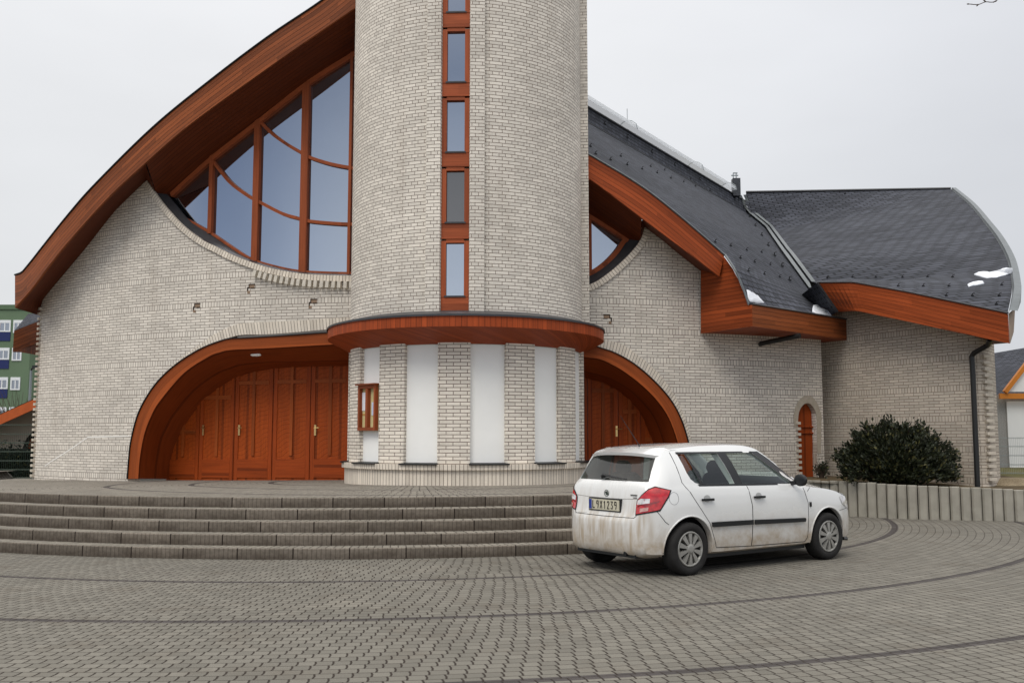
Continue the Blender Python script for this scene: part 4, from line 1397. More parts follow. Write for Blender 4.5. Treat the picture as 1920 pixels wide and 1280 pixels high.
# palisade wall of concrete posts
pw = thing('palisade_wall', 'low curved retaining wall of upright concrete posts in front of the bush', 'retaining wall', (7.5, 19, 0))
pts = [Vector((x, y, 0)) for x, y in PAL]
cur = smooth_curve(pts, 8)
Lt = sum((b - a).length for a, b in zip(cur, cur[1:]))
npal = int(Lt / .185)
rs_ = resample(cur, npal + 1)
for k in range(npal):
    a, b = rs_[k], rs_[k + 1]
    c = (a + b) / 2; t = (b - a).normalized(); nn = Vector((t.y, -t.x, 0))
    hgt = pal_h(c.x) + random.uniform(-.012, .008)
    w2 = (b - a).length / 2 - .008
    m = MB()
    dpt = .07
    sec = [(-w2, -.05), (-w2, .035), (-w2 + .03, dpt), (w2 - .03, dpt), (w2, .035), (w2, -.05)]
    tilt = nn * random.uniform(-.006, .006)
    lo = [c + t * x + nn * y + UP * -.05 for x, y in sec]; hi_ = [c + t * x + nn * y + UP * (hgt - .012) + tilt for x, y in sec]
    hi2 = [c + t * x * .93 + nn * (y * .9) + UP * hgt + tilt for x, y in sec]
    m.strip(lo, hi_, smooth=False); m.strip(hi_, hi2, smooth=False); m.face(hi2)
    m.strip([lo[-1], hi_[-1]], [lo[0], hi_[0]], smooth=False)
    m.build('post', M['concrete'], pw)

# ------------------------------------------------------------------ plants
def leaf_mat(name, c, var=.5):
    m = Mat(name, .55, .35)
    oi = m.n('ShaderNodeNewGeometry')
    w_ = oi.outputs['Random Per Island']
    base = m.scale(c, m.rng(w_, 0, 1, 1 - var, 1 + var))
    m.color(m.mixc(m.math('MULTIPLY', m.math('GREATER_THAN', w_, .9), .6), base, srgb(98, 92, 50)))
    return m.m
M['leaf'] = leaf_mat('evergreen_leaf', (.020, .025, .010, 1))
M['twig'] = simple('bark', srgb(70, 58, 48), .9)
def leaves(m, centre_fn, n, size, rnd):
    for _ in range(n):
        p, out_ = centre_fn()
        d = (out_ + Vector((rnd.uniform(-1, 1), rnd.uniform(-1, 1), rnd.uniform(-.4, 1))) * .8).normalized()
        s = d.cross(Vector((rnd.uniform(-1, 1), rnd.uniform(-1, 1), rnd.uniform(-1, 1)))).normalized()
        L_ = size * rnd.uniform(.6, 1.3); w_ = L_ * .28
        nn = s.cross(d)
        i = len(m.v)
        m.v += [p, p + d * L_ * .5 + s * w_ + nn * .01, p + d * L_, p + d * L_ * .5 - s * w_ + nn * .01]
        m.f.append([i, i + 1, i + 2, i + 3]); m.uv += [(0, 0), (1, 0), (1, 1), (0, 1)]; m.sm.append(False)
def bush(name, label, c, rx, ry, rz, n, size, seed, z0):
    rnd = random.Random(seed)
    o = thing(name, label, 'bush', (c[0], c[1], z0))
    shoots = []
    ms = MB()
    for k in range(int(110 + n / 170)):
        u = rnd.uniform(-1, 1); a = rnd.uniform(0, 2 * math.pi)
        zf = rnd.uniform(-.12, 1) ; rr_ = math.sqrt(max(0, 1 - max(zf, 0) ** 2))
        lob = 1 + .10 * math.sin(3 * a + seed) + .07 * math.sin(7 * a + 2 * zf * 5) + rnd.uniform(-.09, .10)
        tip = Vector((c[0] + rx * rr_ * math.cos(a) * lob, c[1] + ry * rr_ * math.sin(a) * lob, z0 + rz * (max(zf, 0) ** .9) * lob + .12))
        if rnd.random() < .18: tip += Vector((rnd.uniform(-.05, .05), 0, rnd.uniform(.05, .17)))
        root = Vector((c[0] + (tip.x - c[0]) * .25, c[1] + (tip.y - c[1]) * .25, z0))
        mid = root.lerp(tip, .55) + Vector((0, 0, .12))
        cv = smooth_curve([root, mid, tip], 5)
        shoots.append(cv)
        ms.tube(cv, [.012 * (1 - .8 * i / (len(cv) - 1)) for i in range(len(cv))], 4)
    ms.build('branches', M['twig'], o)
    ml = MB()
    cc_ = Vector((c[0], c[1], z0))
    def fn():
        cv = rnd.choice(shoots); t = rnd.random() ** .6 * (len(cv) - 1.001)
        i = int(t); p = cv[i].lerp(cv[i + 1], t - i)
        return p + Vector((rnd.gauss(0, .045), rnd.gauss(0, .045), rnd.gauss(0, .045))), (p - cc_).normalized()
    leaves(ml, fn, n, size, rnd)
    ml.build('foliage', M['leaf'], o)
    return o
bc = P(1676, 900, 19.75)
bush('bush', 'wide dark evergreen bush behind the palisade wall', (bc.x, bc.y), 1.10, .6, 1.03, 28000, .08, 3, .62)
sc_ = P(1541, 892, 21.6)
bush('seedling', 'tiny leafy seedling between the side door and the big bush', (sc_.x, sc_.y), .13, .1, .12, 160, .07, 5, .64)
# thin bare twig of a tree that reaches in at the top right
tree = thing('bare_tree', 'bare twig reaching into the sky at the top right corner', 'tree', (7.2, 8.4, 0))
m = MB()
m.tube([(7.2, 8.4, 0), (7.15, 8.4, 1.6), (7.25, 8.45, 3.2), (7.1, 8.4, 5.6), (7.2, 8.4, 7.2)], [.13, .11, .09, .06, .03], 10)
m.build('trunk', M['twig'], tree)
m = MB()
b0 = P(1905, -30, 8.2)
m.tube(smooth_curve([(7.17, 8.42, 4.0), (6.2, 8.3, 5.2), P(1960, -40, 8.2), b0, P(1868, 2, 8.2), P(1848, 4, 8.2), P(1834, 9, 8.2), P(1816, 8, 8.2)], 4), [.05 - .0465 * min(1, k / 16) for k in range(29)], 6)
for x, y, dx, dy in ((1848, 4, -5, -5), (1834, 9, -3, 3), (1816, 8, -3, 0), (1868, 2, -6, 3)):
    m.tube([P(x, y, 8.2), P(x + dx, y + dy, 8.2)], [.007, .004], 5)
for k in range(9):
    a = k * 2.4; z = 4.2 + k * .3
    m.tube([(7.15, 8.4, z), (7.15 + .8 * abs(math.cos(a)), 8.4 + .8 * math.sin(a), z + .9)], [.03, .008], 5)
m.build('branch', M['twig'], tree)

# ------------------------------------------------------------------ fence, houses and blocks in the distance
M['fence'] = simple('green_fence_wire', srgb(58, 74, 62), .5, .4)
M['fence_grey'] = simple('grey_fence_wire', srgb(150, 156, 154), .5, .4)
def mesh_fence(label, a, b, z0, h, mat, posts, rows, step=.05, r=.004):
    o = thing('mesh_fence', label, 'fence', a)
    m = MB(); a = Vector(a); b = Vector(b); n = int((b - a).length / step)
    for k in range(n + 1):
        p = a.lerp(b, k / n); p.z = z0
        m.tube([p, p + UP * h], r * .7, 4, False)
    for q in rows:
        m.tube([Vector((a.x, a.y, z0 + q * h)), Vector((b.x, b.y, z0 + q * h))], r * 1.5, 4, False)
        m.tube([Vector((a.x, a.y + .012, z0 + q * h + .02)), Vector((b.x, b.y + .012, z0 + q * h + .02))], r * 1.2, 4, False)
    m.build('wire_panel', mat, o)
    for t in posts:
        p = a.lerp(b, t)
        m = MB(); m.box((p.x - .03, p.y + .02, z0 - .1), (p.x + .03, p.y + .06, z0 + h + .05)); m.build('post', mat, o)
fz = terr_z(-12, 24) - .03
fl_, fr2 = P(-160, 890, 25.0), P(72, 890, 25.0)
mesh_fence('dark green wire mesh fence at the left corner of the church', (fl_.x, 25.0, fz), (fr2.x, 25.0, fz), fz, 1.38, M['fence'], (0, .52, .985), (0.02, .17, .33, .5, .66, .82, .99))
fa, fb = P(1866, 880, 27), P(2050, 880, 27)
mesh_fence('grey wire mesh fence in front of the house on the right', (fa.x, 27.0, .55), (fb.x, 27.0, .55), .55, 1.0, M['fence_grey'], (0, .5, 1), (.02, .25, .5, .75, .98))
# hedge behind the left fence
rnd = random.Random(9)
hd = thing('hedge', 'dark clipped hedge behind the left wire fence', 'hedge', (-14.2, 26.6, .5))
m = MB()
m.box((-17.5, 26.3, .45), (-12.05, 26.9, 1.25)); m.build('hedge_core', simple('hedge_core', (.006, .009, .005, 1), .9), hd)
m = MB()
def hfn():
    p = Vector((rnd.uniform(-17.5, -12), 26.3 - abs(rnd.gauss(0, .06)), rnd.uniform(.5, 1.35 + .15 * math.sin(rnd.random() * 6))))
    return p, Vector((0, -1, .2))
leaves(m, hfn, 5000, .08, rnd); m.build('foliage', leaf_mat('hedge_leaf', (.018, .03, .018, 1)), hd)

# parish outbuilding with an orange verge, left
ob = thing('parish_building', 'low rendered building with an orange roof verge and arch behind the left fence', 'building', (-17, 31, .5))
m = MB()
Yo = 31.0
vt = [P(-230, 870, Yo), P(0, 777, Yo), P(71, 745, Yo), P(130, 718, Yo)]
vb = [p - UP * .32 for p in vt]
m.slab(vt, vb, (0, .06, 0)); m.build('verge_board', simple('orange_verge', srgb(176, 84, 36), .6, .3, 0, .1), ob)
m = MB()
m.strip([p + Vector((0, 0, .02)) for p in vt], [p + Vector((.5, 7, .02)) for p in vt]); m.build('roof', M['slate'], ob)
m = MB()
wy = Yo + .9
# plastered gable with an arched opening
arc = [P(38, 905, wy), P(38, 868, wy), P(42, 842, wy), P(50, 822, wy), P(62, 808, wy), P(80, 799, wy), P(110, 796, wy), P(135, 800, wy)]
hiw = [P(x, 1, wy) for x in (38, 38, 42, 50, 62, 80, 110, 135)]
gab = lambda x: interp([(-230, 888), (0, 795), (71, 763), (135, 735)], x)
A = arc; Bq = [P(x, gab(x), wy) for x in (38, 38, 42, 50, 62, 80, 110, 135)]
m.strip(A, Bq, smooth=False)
m.face([P(38, 905, wy), P(38, gab(38), wy), P(-30, gab(-30), wy), P(-30, 905, wy)])
m.build('wall', simple('grey_plaster', srgb(150, 142, 130), .9, .1, 0, .08, 2), ob)
m = MB(); m.strip([p + Vector((0, .25, 0)) for p in A[2:]], [p + Vector((0, -.02, 0)) for p in A[2:]]); m.face([P(30, 905, wy + .5), P(140, 905, wy + .5), P(140, 780, wy + .5), P(38, 790, wy + .5)])
m.build('arch_recess', simple('dark_recess', srgb(40, 34, 32), .9), ob)
m = MB(); m.box(tuple(P(45, 880, wy + .3)), tuple(P(66, 822, wy + .34))); m.build('door', M['door'], ob)

# green apartment block
ab = thing('apartment_block', 'green prefabricated apartment block with blue window panels', 'apartment block', (-42, 70, 0))
Yb = 72.0
tl, tr = P(-420, 572, Yb), P(54, 580, Yb)
gx0, gx1 = P(-420, 700, Yb).x, P(54, 700, Yb).x
zr = P(20, 580, Yb).z
m = MB(); m.box((gx0, Yb, -.5), (gx1, Yb + 12, zr)); m.build('wall', simple('green_render', srgb(102, 120, 96), .9, .1, 0, .06, .6), ab)
m = MB(); m.box((gx0 - .1, Yb - .1, zr), (gx1 + .1, Yb + 12.1, zr + .35)); m.build('parapet', simple('parapet', srgb(88, 108, 82), .8), ab)
blue = simple('blue_panel', srgb(34, 44, 92), .6, .3); wf_m = simple('white_window_frame', srgb(224, 226, 226), .5, .3)
fls = [600, 652, 707, 763, 815]
def at_x(px): return P(px, 700, Yb).x
def window_at(xa, xb, yt, yb, panel):
    z1, z0 = P(20, yt, Yb).z, P(20, yb, Yb).z
    if z0 < .3: return
    m = MB(); t = .10
    m.box((xa, Yb - .06, z0), (xa + t, Yb + .05, z1)); m.box((xb - t, Yb - .06, z0), (xb, Yb + .05, z1))
    m.box((xa + t, Yb - .06, z1 - .22), (xb - t, Yb + .05, z1)); m.box((xa + t, Yb - .06, z0), (xb - t, Yb + .05, z0 + t))
    m.box(((xa + xb) / 2 - .04, Yb - .05, z0 + t), ((xa + xb) / 2 + .04, Yb + .05, z1 - .22))
    o = m.build('window', wf_m, ab)
    m = MB(); m.box((xa + .05, Yb - .02, z0 + .05), (xb - .05, Yb + .04, z1 - .05)); m.build('pane', M['house_pane'], o)
    if panel:
        zz = P(20, yb + 17, Yb).z
        m = MB(); m.box((xa, Yb - .05, zz), (xb, Yb + .04, z0 - .03)); m.build('blue_panel', blue, o)
for i, y in enumerate(fls):
    for base_ in (0, -115, -230, -345):
        window_at(at_x(base_ - 6), at_x(base_ + 16), y, y + 22, True)
        window_at(at_x(base_ + 21), at_x(base_ + 39), y, y + 24, False)
gb = thing('apartment_block', 'grey block of flats far behind the street lamp', 'apartment block', (-45, 110, 0))
Yg = 110.0
m = MB(); z_ = P(62, 697, Yg).z; m.box((P(57, 700, Yg).x, Yg, -.5), (P(140, 700, Yg).x, Yg + 12, z_)); m.build('wall', simple('grey_render', srgb(140, 142, 140), .9), gb)
for y in (704, 724):
    m = MB(); z1, z0 = P(62, y, Yg).z, P(62, y + 14, Yg).z
    m.box((P(63, 700, Yg).x, Yg - .08, z0), (P(71, 700, Yg).x, Yg + .05, z1)); o = m.build('window', wf_m, gb)
    m = MB(); m.box((P(64.5, 700, Yg).x, Yg - .12, z0 + .2), (P(69.5, 700, Yg).x, Yg, z1 - .15)); m.build('pane', M['house_pane'], o)
sl = thing('street_lamp', 'tall grey street lamp between the green block and the church', 'street lamp', (P(58, 800, 50).x, 50, 0))
m = MB(); x_ = P(58, 700, 50).x; zt2 = P(58, 694, 50).z
m.tube([(x_, 50, 0), (x_, 50, zt2)], [.1, .06], 8); m.build('pole', M['steel'], sl)
m = MB(); m.tube([(x_, 50, zt2), (x_ + .12, 49.9, zt2 + .12), (x_ + .34, 49.9, zt2 + .14)], [.05, .05, .05], 6)
m.obox(Vector((x_ + .38, 49.9, zt2 + .16)), Vector((.22, 0, .02)), Vector((0, .14, 0)), Vector((-.01, 0, .08))); m.build('lamp_head', M['pipe'], sl)
# bare shrubs in front of the green block
tw = thing('bare_shrub', 'bare brown shrub in front of the green block', 'shrub', (P(33, 800, 60).x, 60, 0))
m = MB(); rnd = random.Random(4); x_ = P(33, 800, 60).x
for k in range(70):
    a = rnd.uniform(-.5, .5); h_ = rnd.uniform(2.8, 4.6); bx_ = x_ + rnd.uniform(-.5, .5)
    m.tube([(bx_, 60, 0), (bx_ + a * h_ * .3, 60 + rnd.uniform(-.3, .3), h_ * .5), (bx_ + a * h_ * .8, 60 + rnd.uniform(-.5, .5), h_)], [.03, .02, .008], 4, False)
m.build('branches', M['twig'], tw)

# house on the right
hs = thing('house', 'white gabled house with grey roof and orange trim beyond the lawn on the right', 'house', (18, 35, .5))
Yh = 34.0
om = simple('orange_trim', srgb(196, 120, 40), .5, .3, 0, .06); wm_ = simple('white_house_wall', srgb(228, 228, 226), .9, .1, 0, .03, 1)
def hp(x, y, d=0): return P(x, y, Yh + d)
m = MB()
m.face([hp(1850, 741, .3), hp(2080, 741, .3), hp(2080, 600, 6), hp(1990, 640, 6), hp(1850, 664, 6)])
m.build('roof', M['slate'], hs)
m = MB(); m.box((hp(1866, 748).x, Yh - .35, hp(1866, 748).z), (hp(2080, 748).x, Yh - .25, hp(1866, 738).z)); m.build('eaves_board', om, hs)
m = MB(); m.face([hp(1886, 734, -.3), hp(2040, 734, -.3), hp(1963, 634, -.3)]); m.build('gable', wm_, hs)
m = MB(); m.beam(hp(1884, 735, -.36), hp(1963, 632, -.36), .14, .14); m.beam(hp(1963, 632, -.36), hp(2042, 735, -.36), .14, .14); m.build('gable_trim', om, hs)
m = MB(); m.box((hp(1866, 800).x, Yh, .4), (hp(2080, 800).x, Yh + 8, hp(1866, 740).z)); m.build('wall', simple('pebble_dash', srgb(150, 148, 144), .95, .1, 0, .2, 30), hs)
m = MB(); m.box((hp(1888, 800).x, Yh - .06, hp(1888, 878).z), (hp(2040, 800).x, Yh - .01, hp(1888, 752).z)); m.build('garage_door', wm_, hs)

# ------------------------------------------------------------------ parked car
CH = R(35.5); CS = 1.02
car = thing('parked_car', 'dusty white five-door hatchback parked at the foot of the steps', 'car', (1.548, 11.862, 0))
car.rotation_euler = (0, 0, CH); car.scale = (CS, CS, CS)
CMAT = Matrix.Translation(car.location) @ Matrix.Rotation(CH, 4, 'Z') @ Matrix.Scale(CS, 4)
CINV = CMAT.inverted()
# stations: x, half width at belt, z bottom, shoulder z, half width of roof or bonnet, top z, edge drop
ST = [(-.60, .40, .34, .52, .36, .585, .02), (-.585, .50, .27, .56, .46, .62, .02), (-.562, .575, .235, .60, .53, .665, .02), (-.54, .615, .22, .66, .57, .76, .03),
      (-.515, .65, .21, .78, .60, .93, .04), (-.49, .672, .205, .86, .62, 1.0, .045), (-.455, .70, .20, .885, .61, 1.045, .05), (-.40, .735, .20, .91, .605, 1.12, .06), (-.33, .763, .20, .93, .598, 1.225, .07),
      (-.265, .783, .20, .945, .592, 1.32, .07), (-.20, .795, .20, .95, .586, 1.378, .06), (-.08, .806, .20, .955, .58, 1.408, .06), (.15, .814, .20, .955, .575, 1.430, .06), (.5, .82, .185, .95, .572, 1.450, .06), (.9, .82, .185, .945, .572, 1.457, .06),
      (1.2, .82, .185, .94, .566, 1.445, .06), (1.38, .82, .185, .935, .562, 1.418, .065), (1.5, .82, .185, .93, .565, 1.372, .07), (1.7, .82, .185, .925, .585, 1.262, .08), (1.9, .818, .185, .915, .61, 1.138, .08), (2.1, .814, .19, .90, .64, 1.012, .06),
      (2.22, .812, .20, .89, .66, .962, .035), (2.45, .805, .20, .865, .66, .915, .03), (2.7, .788, .20, .82, .63, .86, .03), (2.9, .740, .20, .77, .58, .795, .03), (3.02, .69, .20, .70, .52, .725, .03), (3.10, .61, .21, .62, .46, .65, .03), (3.16, .51, .23, .54, .38, .57, .03), (3.19, .38, .28, .47, .28, .49, .02)]
def pchip(xs, ys, x):
    n = len(xs); h = [xs[i + 1] - xs[i] for i in range(n - 1)]; d = [(ys[i + 1] - ys[i]) / h[i] for i in range(n - 1)]
    s = [d[0]] + [0 if d[i - 1] * d[i] <= 0 else 2 * d[i - 1] * d[i] / (d[i - 1] + d[i]) for i in range(1, n - 1)] + [d[-1]]
    for i in range(n - 1):
        if x <= xs[i + 1] or i == n - 2:
            t = (x - xs[i]) / h[i]
            return ((2 * t ** 3 - 3 * t * t + 1) * ys[i] + (t ** 3 - 2 * t * t + t) * h[i] * s[i] + (-2 * t ** 3 + 3 * t * t) * ys[i + 1] + (t ** 3 - t * t) * h[i] * s[i + 1])
cols_ = list(zip(*ST))
xs_car = []
for a, b in zip(cols_[0], cols_[0][1:]):
    n = max(2, int((b - a) / .045))
    xs_car += [a + (b - a) * k / n for k in range(n)]
xs_car.append(cols_[0][-1])
def half_section(x, inset=0.0, zfloor=None, drop=0.0):
    w, zb, zs, wr, zt, ed = [pchip(cols_[0], cols_[j], x) for j in range(1, 7)]
    w -= inset; wr -= inset; zt -= drop
    if zfloor is not None: zb = zfloor; 
    zs = max(min(zs, zt - .02), zb + .04)
    H = zs - zb
    pts = [(0, zb), (w * .8, zb), (w * .955, zb + .045), (w * .985, zb + H * .22), (w * 1.0, zb + H * .5), (w * .998, zb + H * .72), (w * .985, zs - .04 * min(1, H / .4)), (w * .955 if zt - zs > .2 else w * .965, zs + .012)]
    if zfloor is None:
        # upper body leans in from the belt to the roof edge
        wb = pts[-1][0]; zz0 = pts[-1][1]; zr_ = zt - ed
        for f in (.12, .35, .62, .86):
            bul = .022 * math.sin(math.pi * f) * min(1, (zt - zs) / .4)
            pts.append((wb + (wr - wb) * f + bul, zz0 + (max(zr_, zz0 + .004) - zz0) * f))
    else:
        pts = [(0, zb), (w * .96, zb), (w * .97, zb + H * .5), (w * .95, zs)]
    zr_ = max(zt - ed, zs + .014)
    pts += [(wr, zr_), (wr * .955, zt - ed * .42), (wr * .80, zt - ed * .14), (wr * .4, zt - ed * .03), (0, zt)]
    return pts
def loft(xs, fn):
    bm = bmesh.new(); rings = []
    for x in xs:
        h = fn(x)
        ring = [(y, z) for y, z in h] + [(-y, z) for y, z in h[-2:0:-1]]
        rings.append([bm.verts.new((x, y, z)) for y, z in ring])
    for a, b in zip(rings, rings[1:]):
        n = len(a)
        for k in range(n):
            bm.faces.new((a[k], a[(k + 1) % n], b[(k + 1) % n], b[k]))
    bm.faces.new(rings[0][::-1]); bm.faces.new(rings[-1])
    bmesh.ops.recalc_face_normals(bm, faces=bm.faces)
    for f in bm.faces: f.smooth = True
    return bm
def tmp_obj(name, bm):
    me = bpy.data.meshes.new(name); bm.to_mesh(me); bm.free()
    o = bpy.data.objects.new(name, me); col.objects.link(o); return o
def poly_prism(poly, axis, lo, hi):
    bm = bmesh.new()
    if axis == 'y': mk = lambda p, d: (p[0], d, p[1])
    else: mk = lambda p, d: (d, p[0], p[1])
    A = [bm.verts.new(mk(p, lo)) for p in poly]; Bv = [bm.verts.new(mk(p, hi)) for p in poly]
    n = len(poly)
    bm.faces.new(A); bm.faces.new(Bv[::-1])
    for k in range(n): bm.faces.new((A[k], Bv[k], Bv[(k + 1) % n], A[(k + 1) % n]))
    bmesh.ops.recalc_face_normals(bm, faces=bm.faces)
    return bm
def apply_bool(o, cutters, op='DIFFERENCE'):
    for c in cutters:
        md = o.modifiers.new('b', 'BOOLEAN'); md.object = c; md.operation = op; md.solver = 'EXACT'
        dg = bpy.context.evaluated_depsgraph_get()
        me = bpy.data.meshes.new_from_object(o.evaluated_get(dg))
        o.modifiers.clear(); old = o.data; o.data = me; bpy.data.meshes.remove(old)
    for c in cutters:
        me = c.data; bpy.data.objects.remove(c); bpy.data.meshes.remove(me)
bm0 = loft(xs_car, half_section)
full = tmp_obj('body_full', bm0)
fm2 = full.data
bv_car = BVHTree.FromPolygons([v.co for v in fm2.vertices], [p.vertices[:] for p in fm2.polygons])
def cp(px, py):                          # photo pixel -> point on the car body, car axes
    o_ = CINV @ EYE; d = (CINV.to_3x3() @ ray(px, py)).normalized()
    h = bv_car.ray_cast(o_, d)
    return h[0], h[1]
def side_hit(x, z, sgn=-1):
    h = bv_car.ray_cast(Vector((x, sgn * 2, z)), Vector((0, -sgn, 0)))
    return h[0], h[1]
def from_out(p, dirv):
    h = bv_car.ray_cast(Vector(p), Vector(dirv)); return h[0], h[1]

# ---- paint: white, with road film low down and behind the wheels
def paint_mat():
    m = Mat('white_car_paint', .22, .5)
    m.b.inputs['Coat Weight'].default_value = 1; m.b.inputs['Coat Roughness'].default_value = .04
    t = m.objc(); sp = m.n('ShaderNodeSeparateXYZ'); m.l(t, sp.inputs[0])
    x, z = sp.outputs[0], sp.outputs[2]
    nz_ = m.noise(t, 7, 5, .65)
    low = m.rng(m.math('SUBTRACT', z, m.math('MULTIPLY', nz_, .25)), .06, .60, 1, 0, smooth=True)
    streak = m.noise(m.vec(m.math('MULTIPLY', x, 6), m.math('MULTIPLY', sp.outputs[1], 9), m.math('MULTIPLY', z, 1.2)), 2, 4)
    rear = m.math('MULTIPLY', m.rng(x, -.38, -.52, 0, 1), m.rng(z, .95, .45, .12, 1.0))
    rear = m.math('MULTIPLY', rear, m.rng(streak, .4, .7, .25, 1))
    d = m.math('MAXIMUM', m.math('MULTIPLY', low, m.rng(nz_, .3, .65, .45, .95)), rear)
    dirt = m.math('MINIMUM', m.math('MULTIPLY', d, .95), .85)
    m.color(m.mixc(dirt, (.74, .74, .72, 1), srgb(160, 140, 112)))
    m.l(m.math('ADD', .25, m.math('MULTIPLY', dirt, .6)), m.b.inputs['Roughness'])
    m.l(m.math('MULTIPLY', m.math('SUBTRACT', 1, dirt), 1.0), m.b.inputs['Coat Weight'])
    return m.m
paint = paint_mat()
glass = Mat('car_glass', .02, .5)
gt = glass.n('ShaderNodeBsdfTransparent'); gt.inputs[0].default_value = (.74, .82, .79, 1)
gg = glass.n('ShaderNodeBsdfGlossy'); gg.inputs['Roughness'].default_value = .02; gg.inputs[0].default_value = (.9, .95, 1, 1)
gl_ = glass.n('ShaderNodeLayerWeight'); gl_.inputs[0].default_value = .5
gf_ = glass.rng(glass.math('POWER', gl_.outputs['Facing'], 4.0), 0, 1, .05, .85)
gm_ = glass.n('ShaderNodeMixShader'); glass.l(gf_, gm_.inputs[0]); glass.l(gt.outputs[0], gm_.inputs[1]); glass.l(gg.outputs[0], gm_.inputs[2])
glass.l(gm_.outputs[0], glass.nt.nodes['Material Output'].inputs['Surface'])
glass = glass.m
def dusty_glass():
    m = Mat('dusty_rear_glass', .05, .5)
    t = m.n('ShaderNodeBsdfTransparent'); t.inputs[0].default_value = (.34, .39, .38, 1)
    g = m.n('ShaderNodeBsdfGlossy'); g.inputs['Roughness'].default_value = .05
    d = m.n('ShaderNodeBsdfDiffuse'); d.inputs[0].default_value = srgb(150, 146, 136)
    lw = m.n('ShaderNodeLayerWeight'); lw.inputs[0].default_value = .5
    f = m.rng(m.math('POWER', lw.outputs['Facing'], 4.0), 0, 1, .05, .85)
    a = m.n('ShaderNodeMixShader'); m.l(f, a.inputs[0]); m.l(t.outputs[0], a.inputs[1]); m.l(g.outputs[0], a.inputs[2])
    b = m.n('ShaderNodeMixShader'); m.l(m.rng(m.noise(m.objc(), 4, 4), .3, .7, .05, .13), b.inputs[0])
    m.l(a.outputs[0], b.inputs[1]); m.l(d.outputs[0], b.inputs[2]); m.l(b.outputs[0], m.nt.nodes['Material Output'].inputs['Surface'])
    return m.m
rglass = dusty_glass()
trim_m = simple('black_car_trim', (.014, .015, .016, 1), .4, .35)
gap_m = simple('panel_gap', (.02, .02, .02, 1), .9)
tyre_m = simple('tyre_rubber', (.022, .021, .020, 1), .85, .2, 0, .25, 8)
hub_m = simple('silver_hubcap', srgb(150, 148, 142), .4, .5, .35, .12, 12)

# window outlines in side view (x, z)
REARW = [(.015, 1.336), (.66, 1.348), (.775, .985), (.225, .992), (.13, 1.01), (.075, 1.055), (.045, 1.12)]
FRONTW = [(.79, 1.348), (1.29, 1.338), (1.72, 1.06), (1.84, .958), (.90, .978)]
BACKW = [(-.60, 1.03), (.60, 1.03), (.54, 1.30), (.42, 1.325), (-.42, 1.325), (-.54, 1.30)]
WIND = [(-.62, 1.03), (.62, 1.03), (.51, 1.365), (-.51, 1.365)]
body = full.copy(); body.data = full.data.copy(); col.objects.link(body); body.name = 'body'
inner = tmp_obj('inner', loft([-.44 + k * .06 for k in range(45)], lambda x: half_section(x, .075, .50, .05)))
def cyl_cut(x, r, y0, y1, n=48):
    return poly_prism([(x + r * math.cos(2 * math.pi * k / n), .30 + r * math.sin(2 * math.pi * k / n)) for k in range(n)], 'y', y0, y1)
AX = (0.0, 2.454)
cut = [inner]
for x in AX:
    for y0, y1 in ((-1.2, -.52), (.52, 1.2)): cut.append(tmp_obj('c', cyl_cut(x, .345, y0, y1)))
cut.append(tmp_obj('c', poly_prism(REARW, 'y', -1.2, 1.2)))
cut.append(tmp_obj('c', poly_prism(FRONTW, 'y', -1.2, 1.2)))
cut.append(tmp_obj('c', poly_prism(BACKW, 'x', -1.3, -.18)))
cut.append(tmp_obj('c', poly_prism(WIND, 'x', 1.36, 2.4)))
apply_bool(body, cut)
for p in body.data.polygons: p.use_smooth = True
try:
    body.data.set_sharp_from_angle(angle=R(38))
except Exception: pass
body.data.materials.clear(); body.data.materials.append(paint)
body.parent = car

def patch(name, poly, off, mat, parent, proj_fn, n=7, thick=.0, sub=3, edge=True):
    """surface patch on the body inside a 2D outline, lifted by off"""
    bm = bmesh.new()
    P2 = []
    for k, p in enumerate(poly):
        q = poly[(k + 1) % len(poly)]
        for j in range(sub): P2.append((p[0] + (q[0] - p[0]) * j / sub, p[1] + (q[1] - p[1]) * j / sub))
    vs = [bm.verts.new((p[0], p[1], 0)) for p in P2]
    f = bm.faces.new(vs)
    xs0, xs1 = min(p[0] for p in P2), max(p[0] for p in P2); ys0, ys1 = min(p[1] for p in P2), max(p[1] for p in P2)
    for k in range(1, n):
        for ax_, lo, hi in (((1, 0, 0), xs0, xs1), ((0, 1, 0), ys0, ys1)):
            c = lo + (hi - lo) * k / n
            co = (c, 0, 0) if ax_[0] else (0, c, 0)
            bmesh.ops.bisect_plane(bm, geom=bm.verts[:] + bm.edges[:] + bm.faces[:], plane_co=co, plane_no=ax_)
    ok = True
    for v in bm.verts:
        h, nn = proj_fn(v.co.x, v.co.y)
        if h is None: ok = False; continue
        v.co = h + nn * off
    bmesh.ops.recalc_face_normals(bm, faces=bm.faces)
    if thick:
        r = bmesh.ops.solidify(bm, geom=bm.faces[:], thickness=thick)
    for f in bm.faces: f.smooth = True
    me = bpy.data.meshes.new(name); bm.to_mesh(me); bm.free()
    if thick:
        try: me.set_sharp_from_angle(angle=R(40))
        except Exception: pass
    me.materials.append(mat)
    o = bpy.data.objects.new(name, me); col.objects.link(o); o.parent = parent
    return o
def side_fn(s): return lambda x, z: side_hit(x, z, s)
def pix_fn(x, y): return cp(x, y)
back_fn = lambda y, z: from_out((-3, y, z), (1, 0, 0))
front_fn = lambda y, z: from_out((5, y, z), (-1, 0, 0))
for s in (-1, 1):
    patch('side_window', [(x, z) for x, z in REARW], -.012, glass, car, side_fn(s), 5)
    patch('side_window', FRONTW, -.012, glass, car, side_fn(s), 5)
patch('rear_window', BACKW, -.010, rglass, car, back_fn, 8)
patch('windscreen', WIND, -.010, glass, car, lambda y, z: from_out((5, y, z), (-1, 0, -.0)), 8)

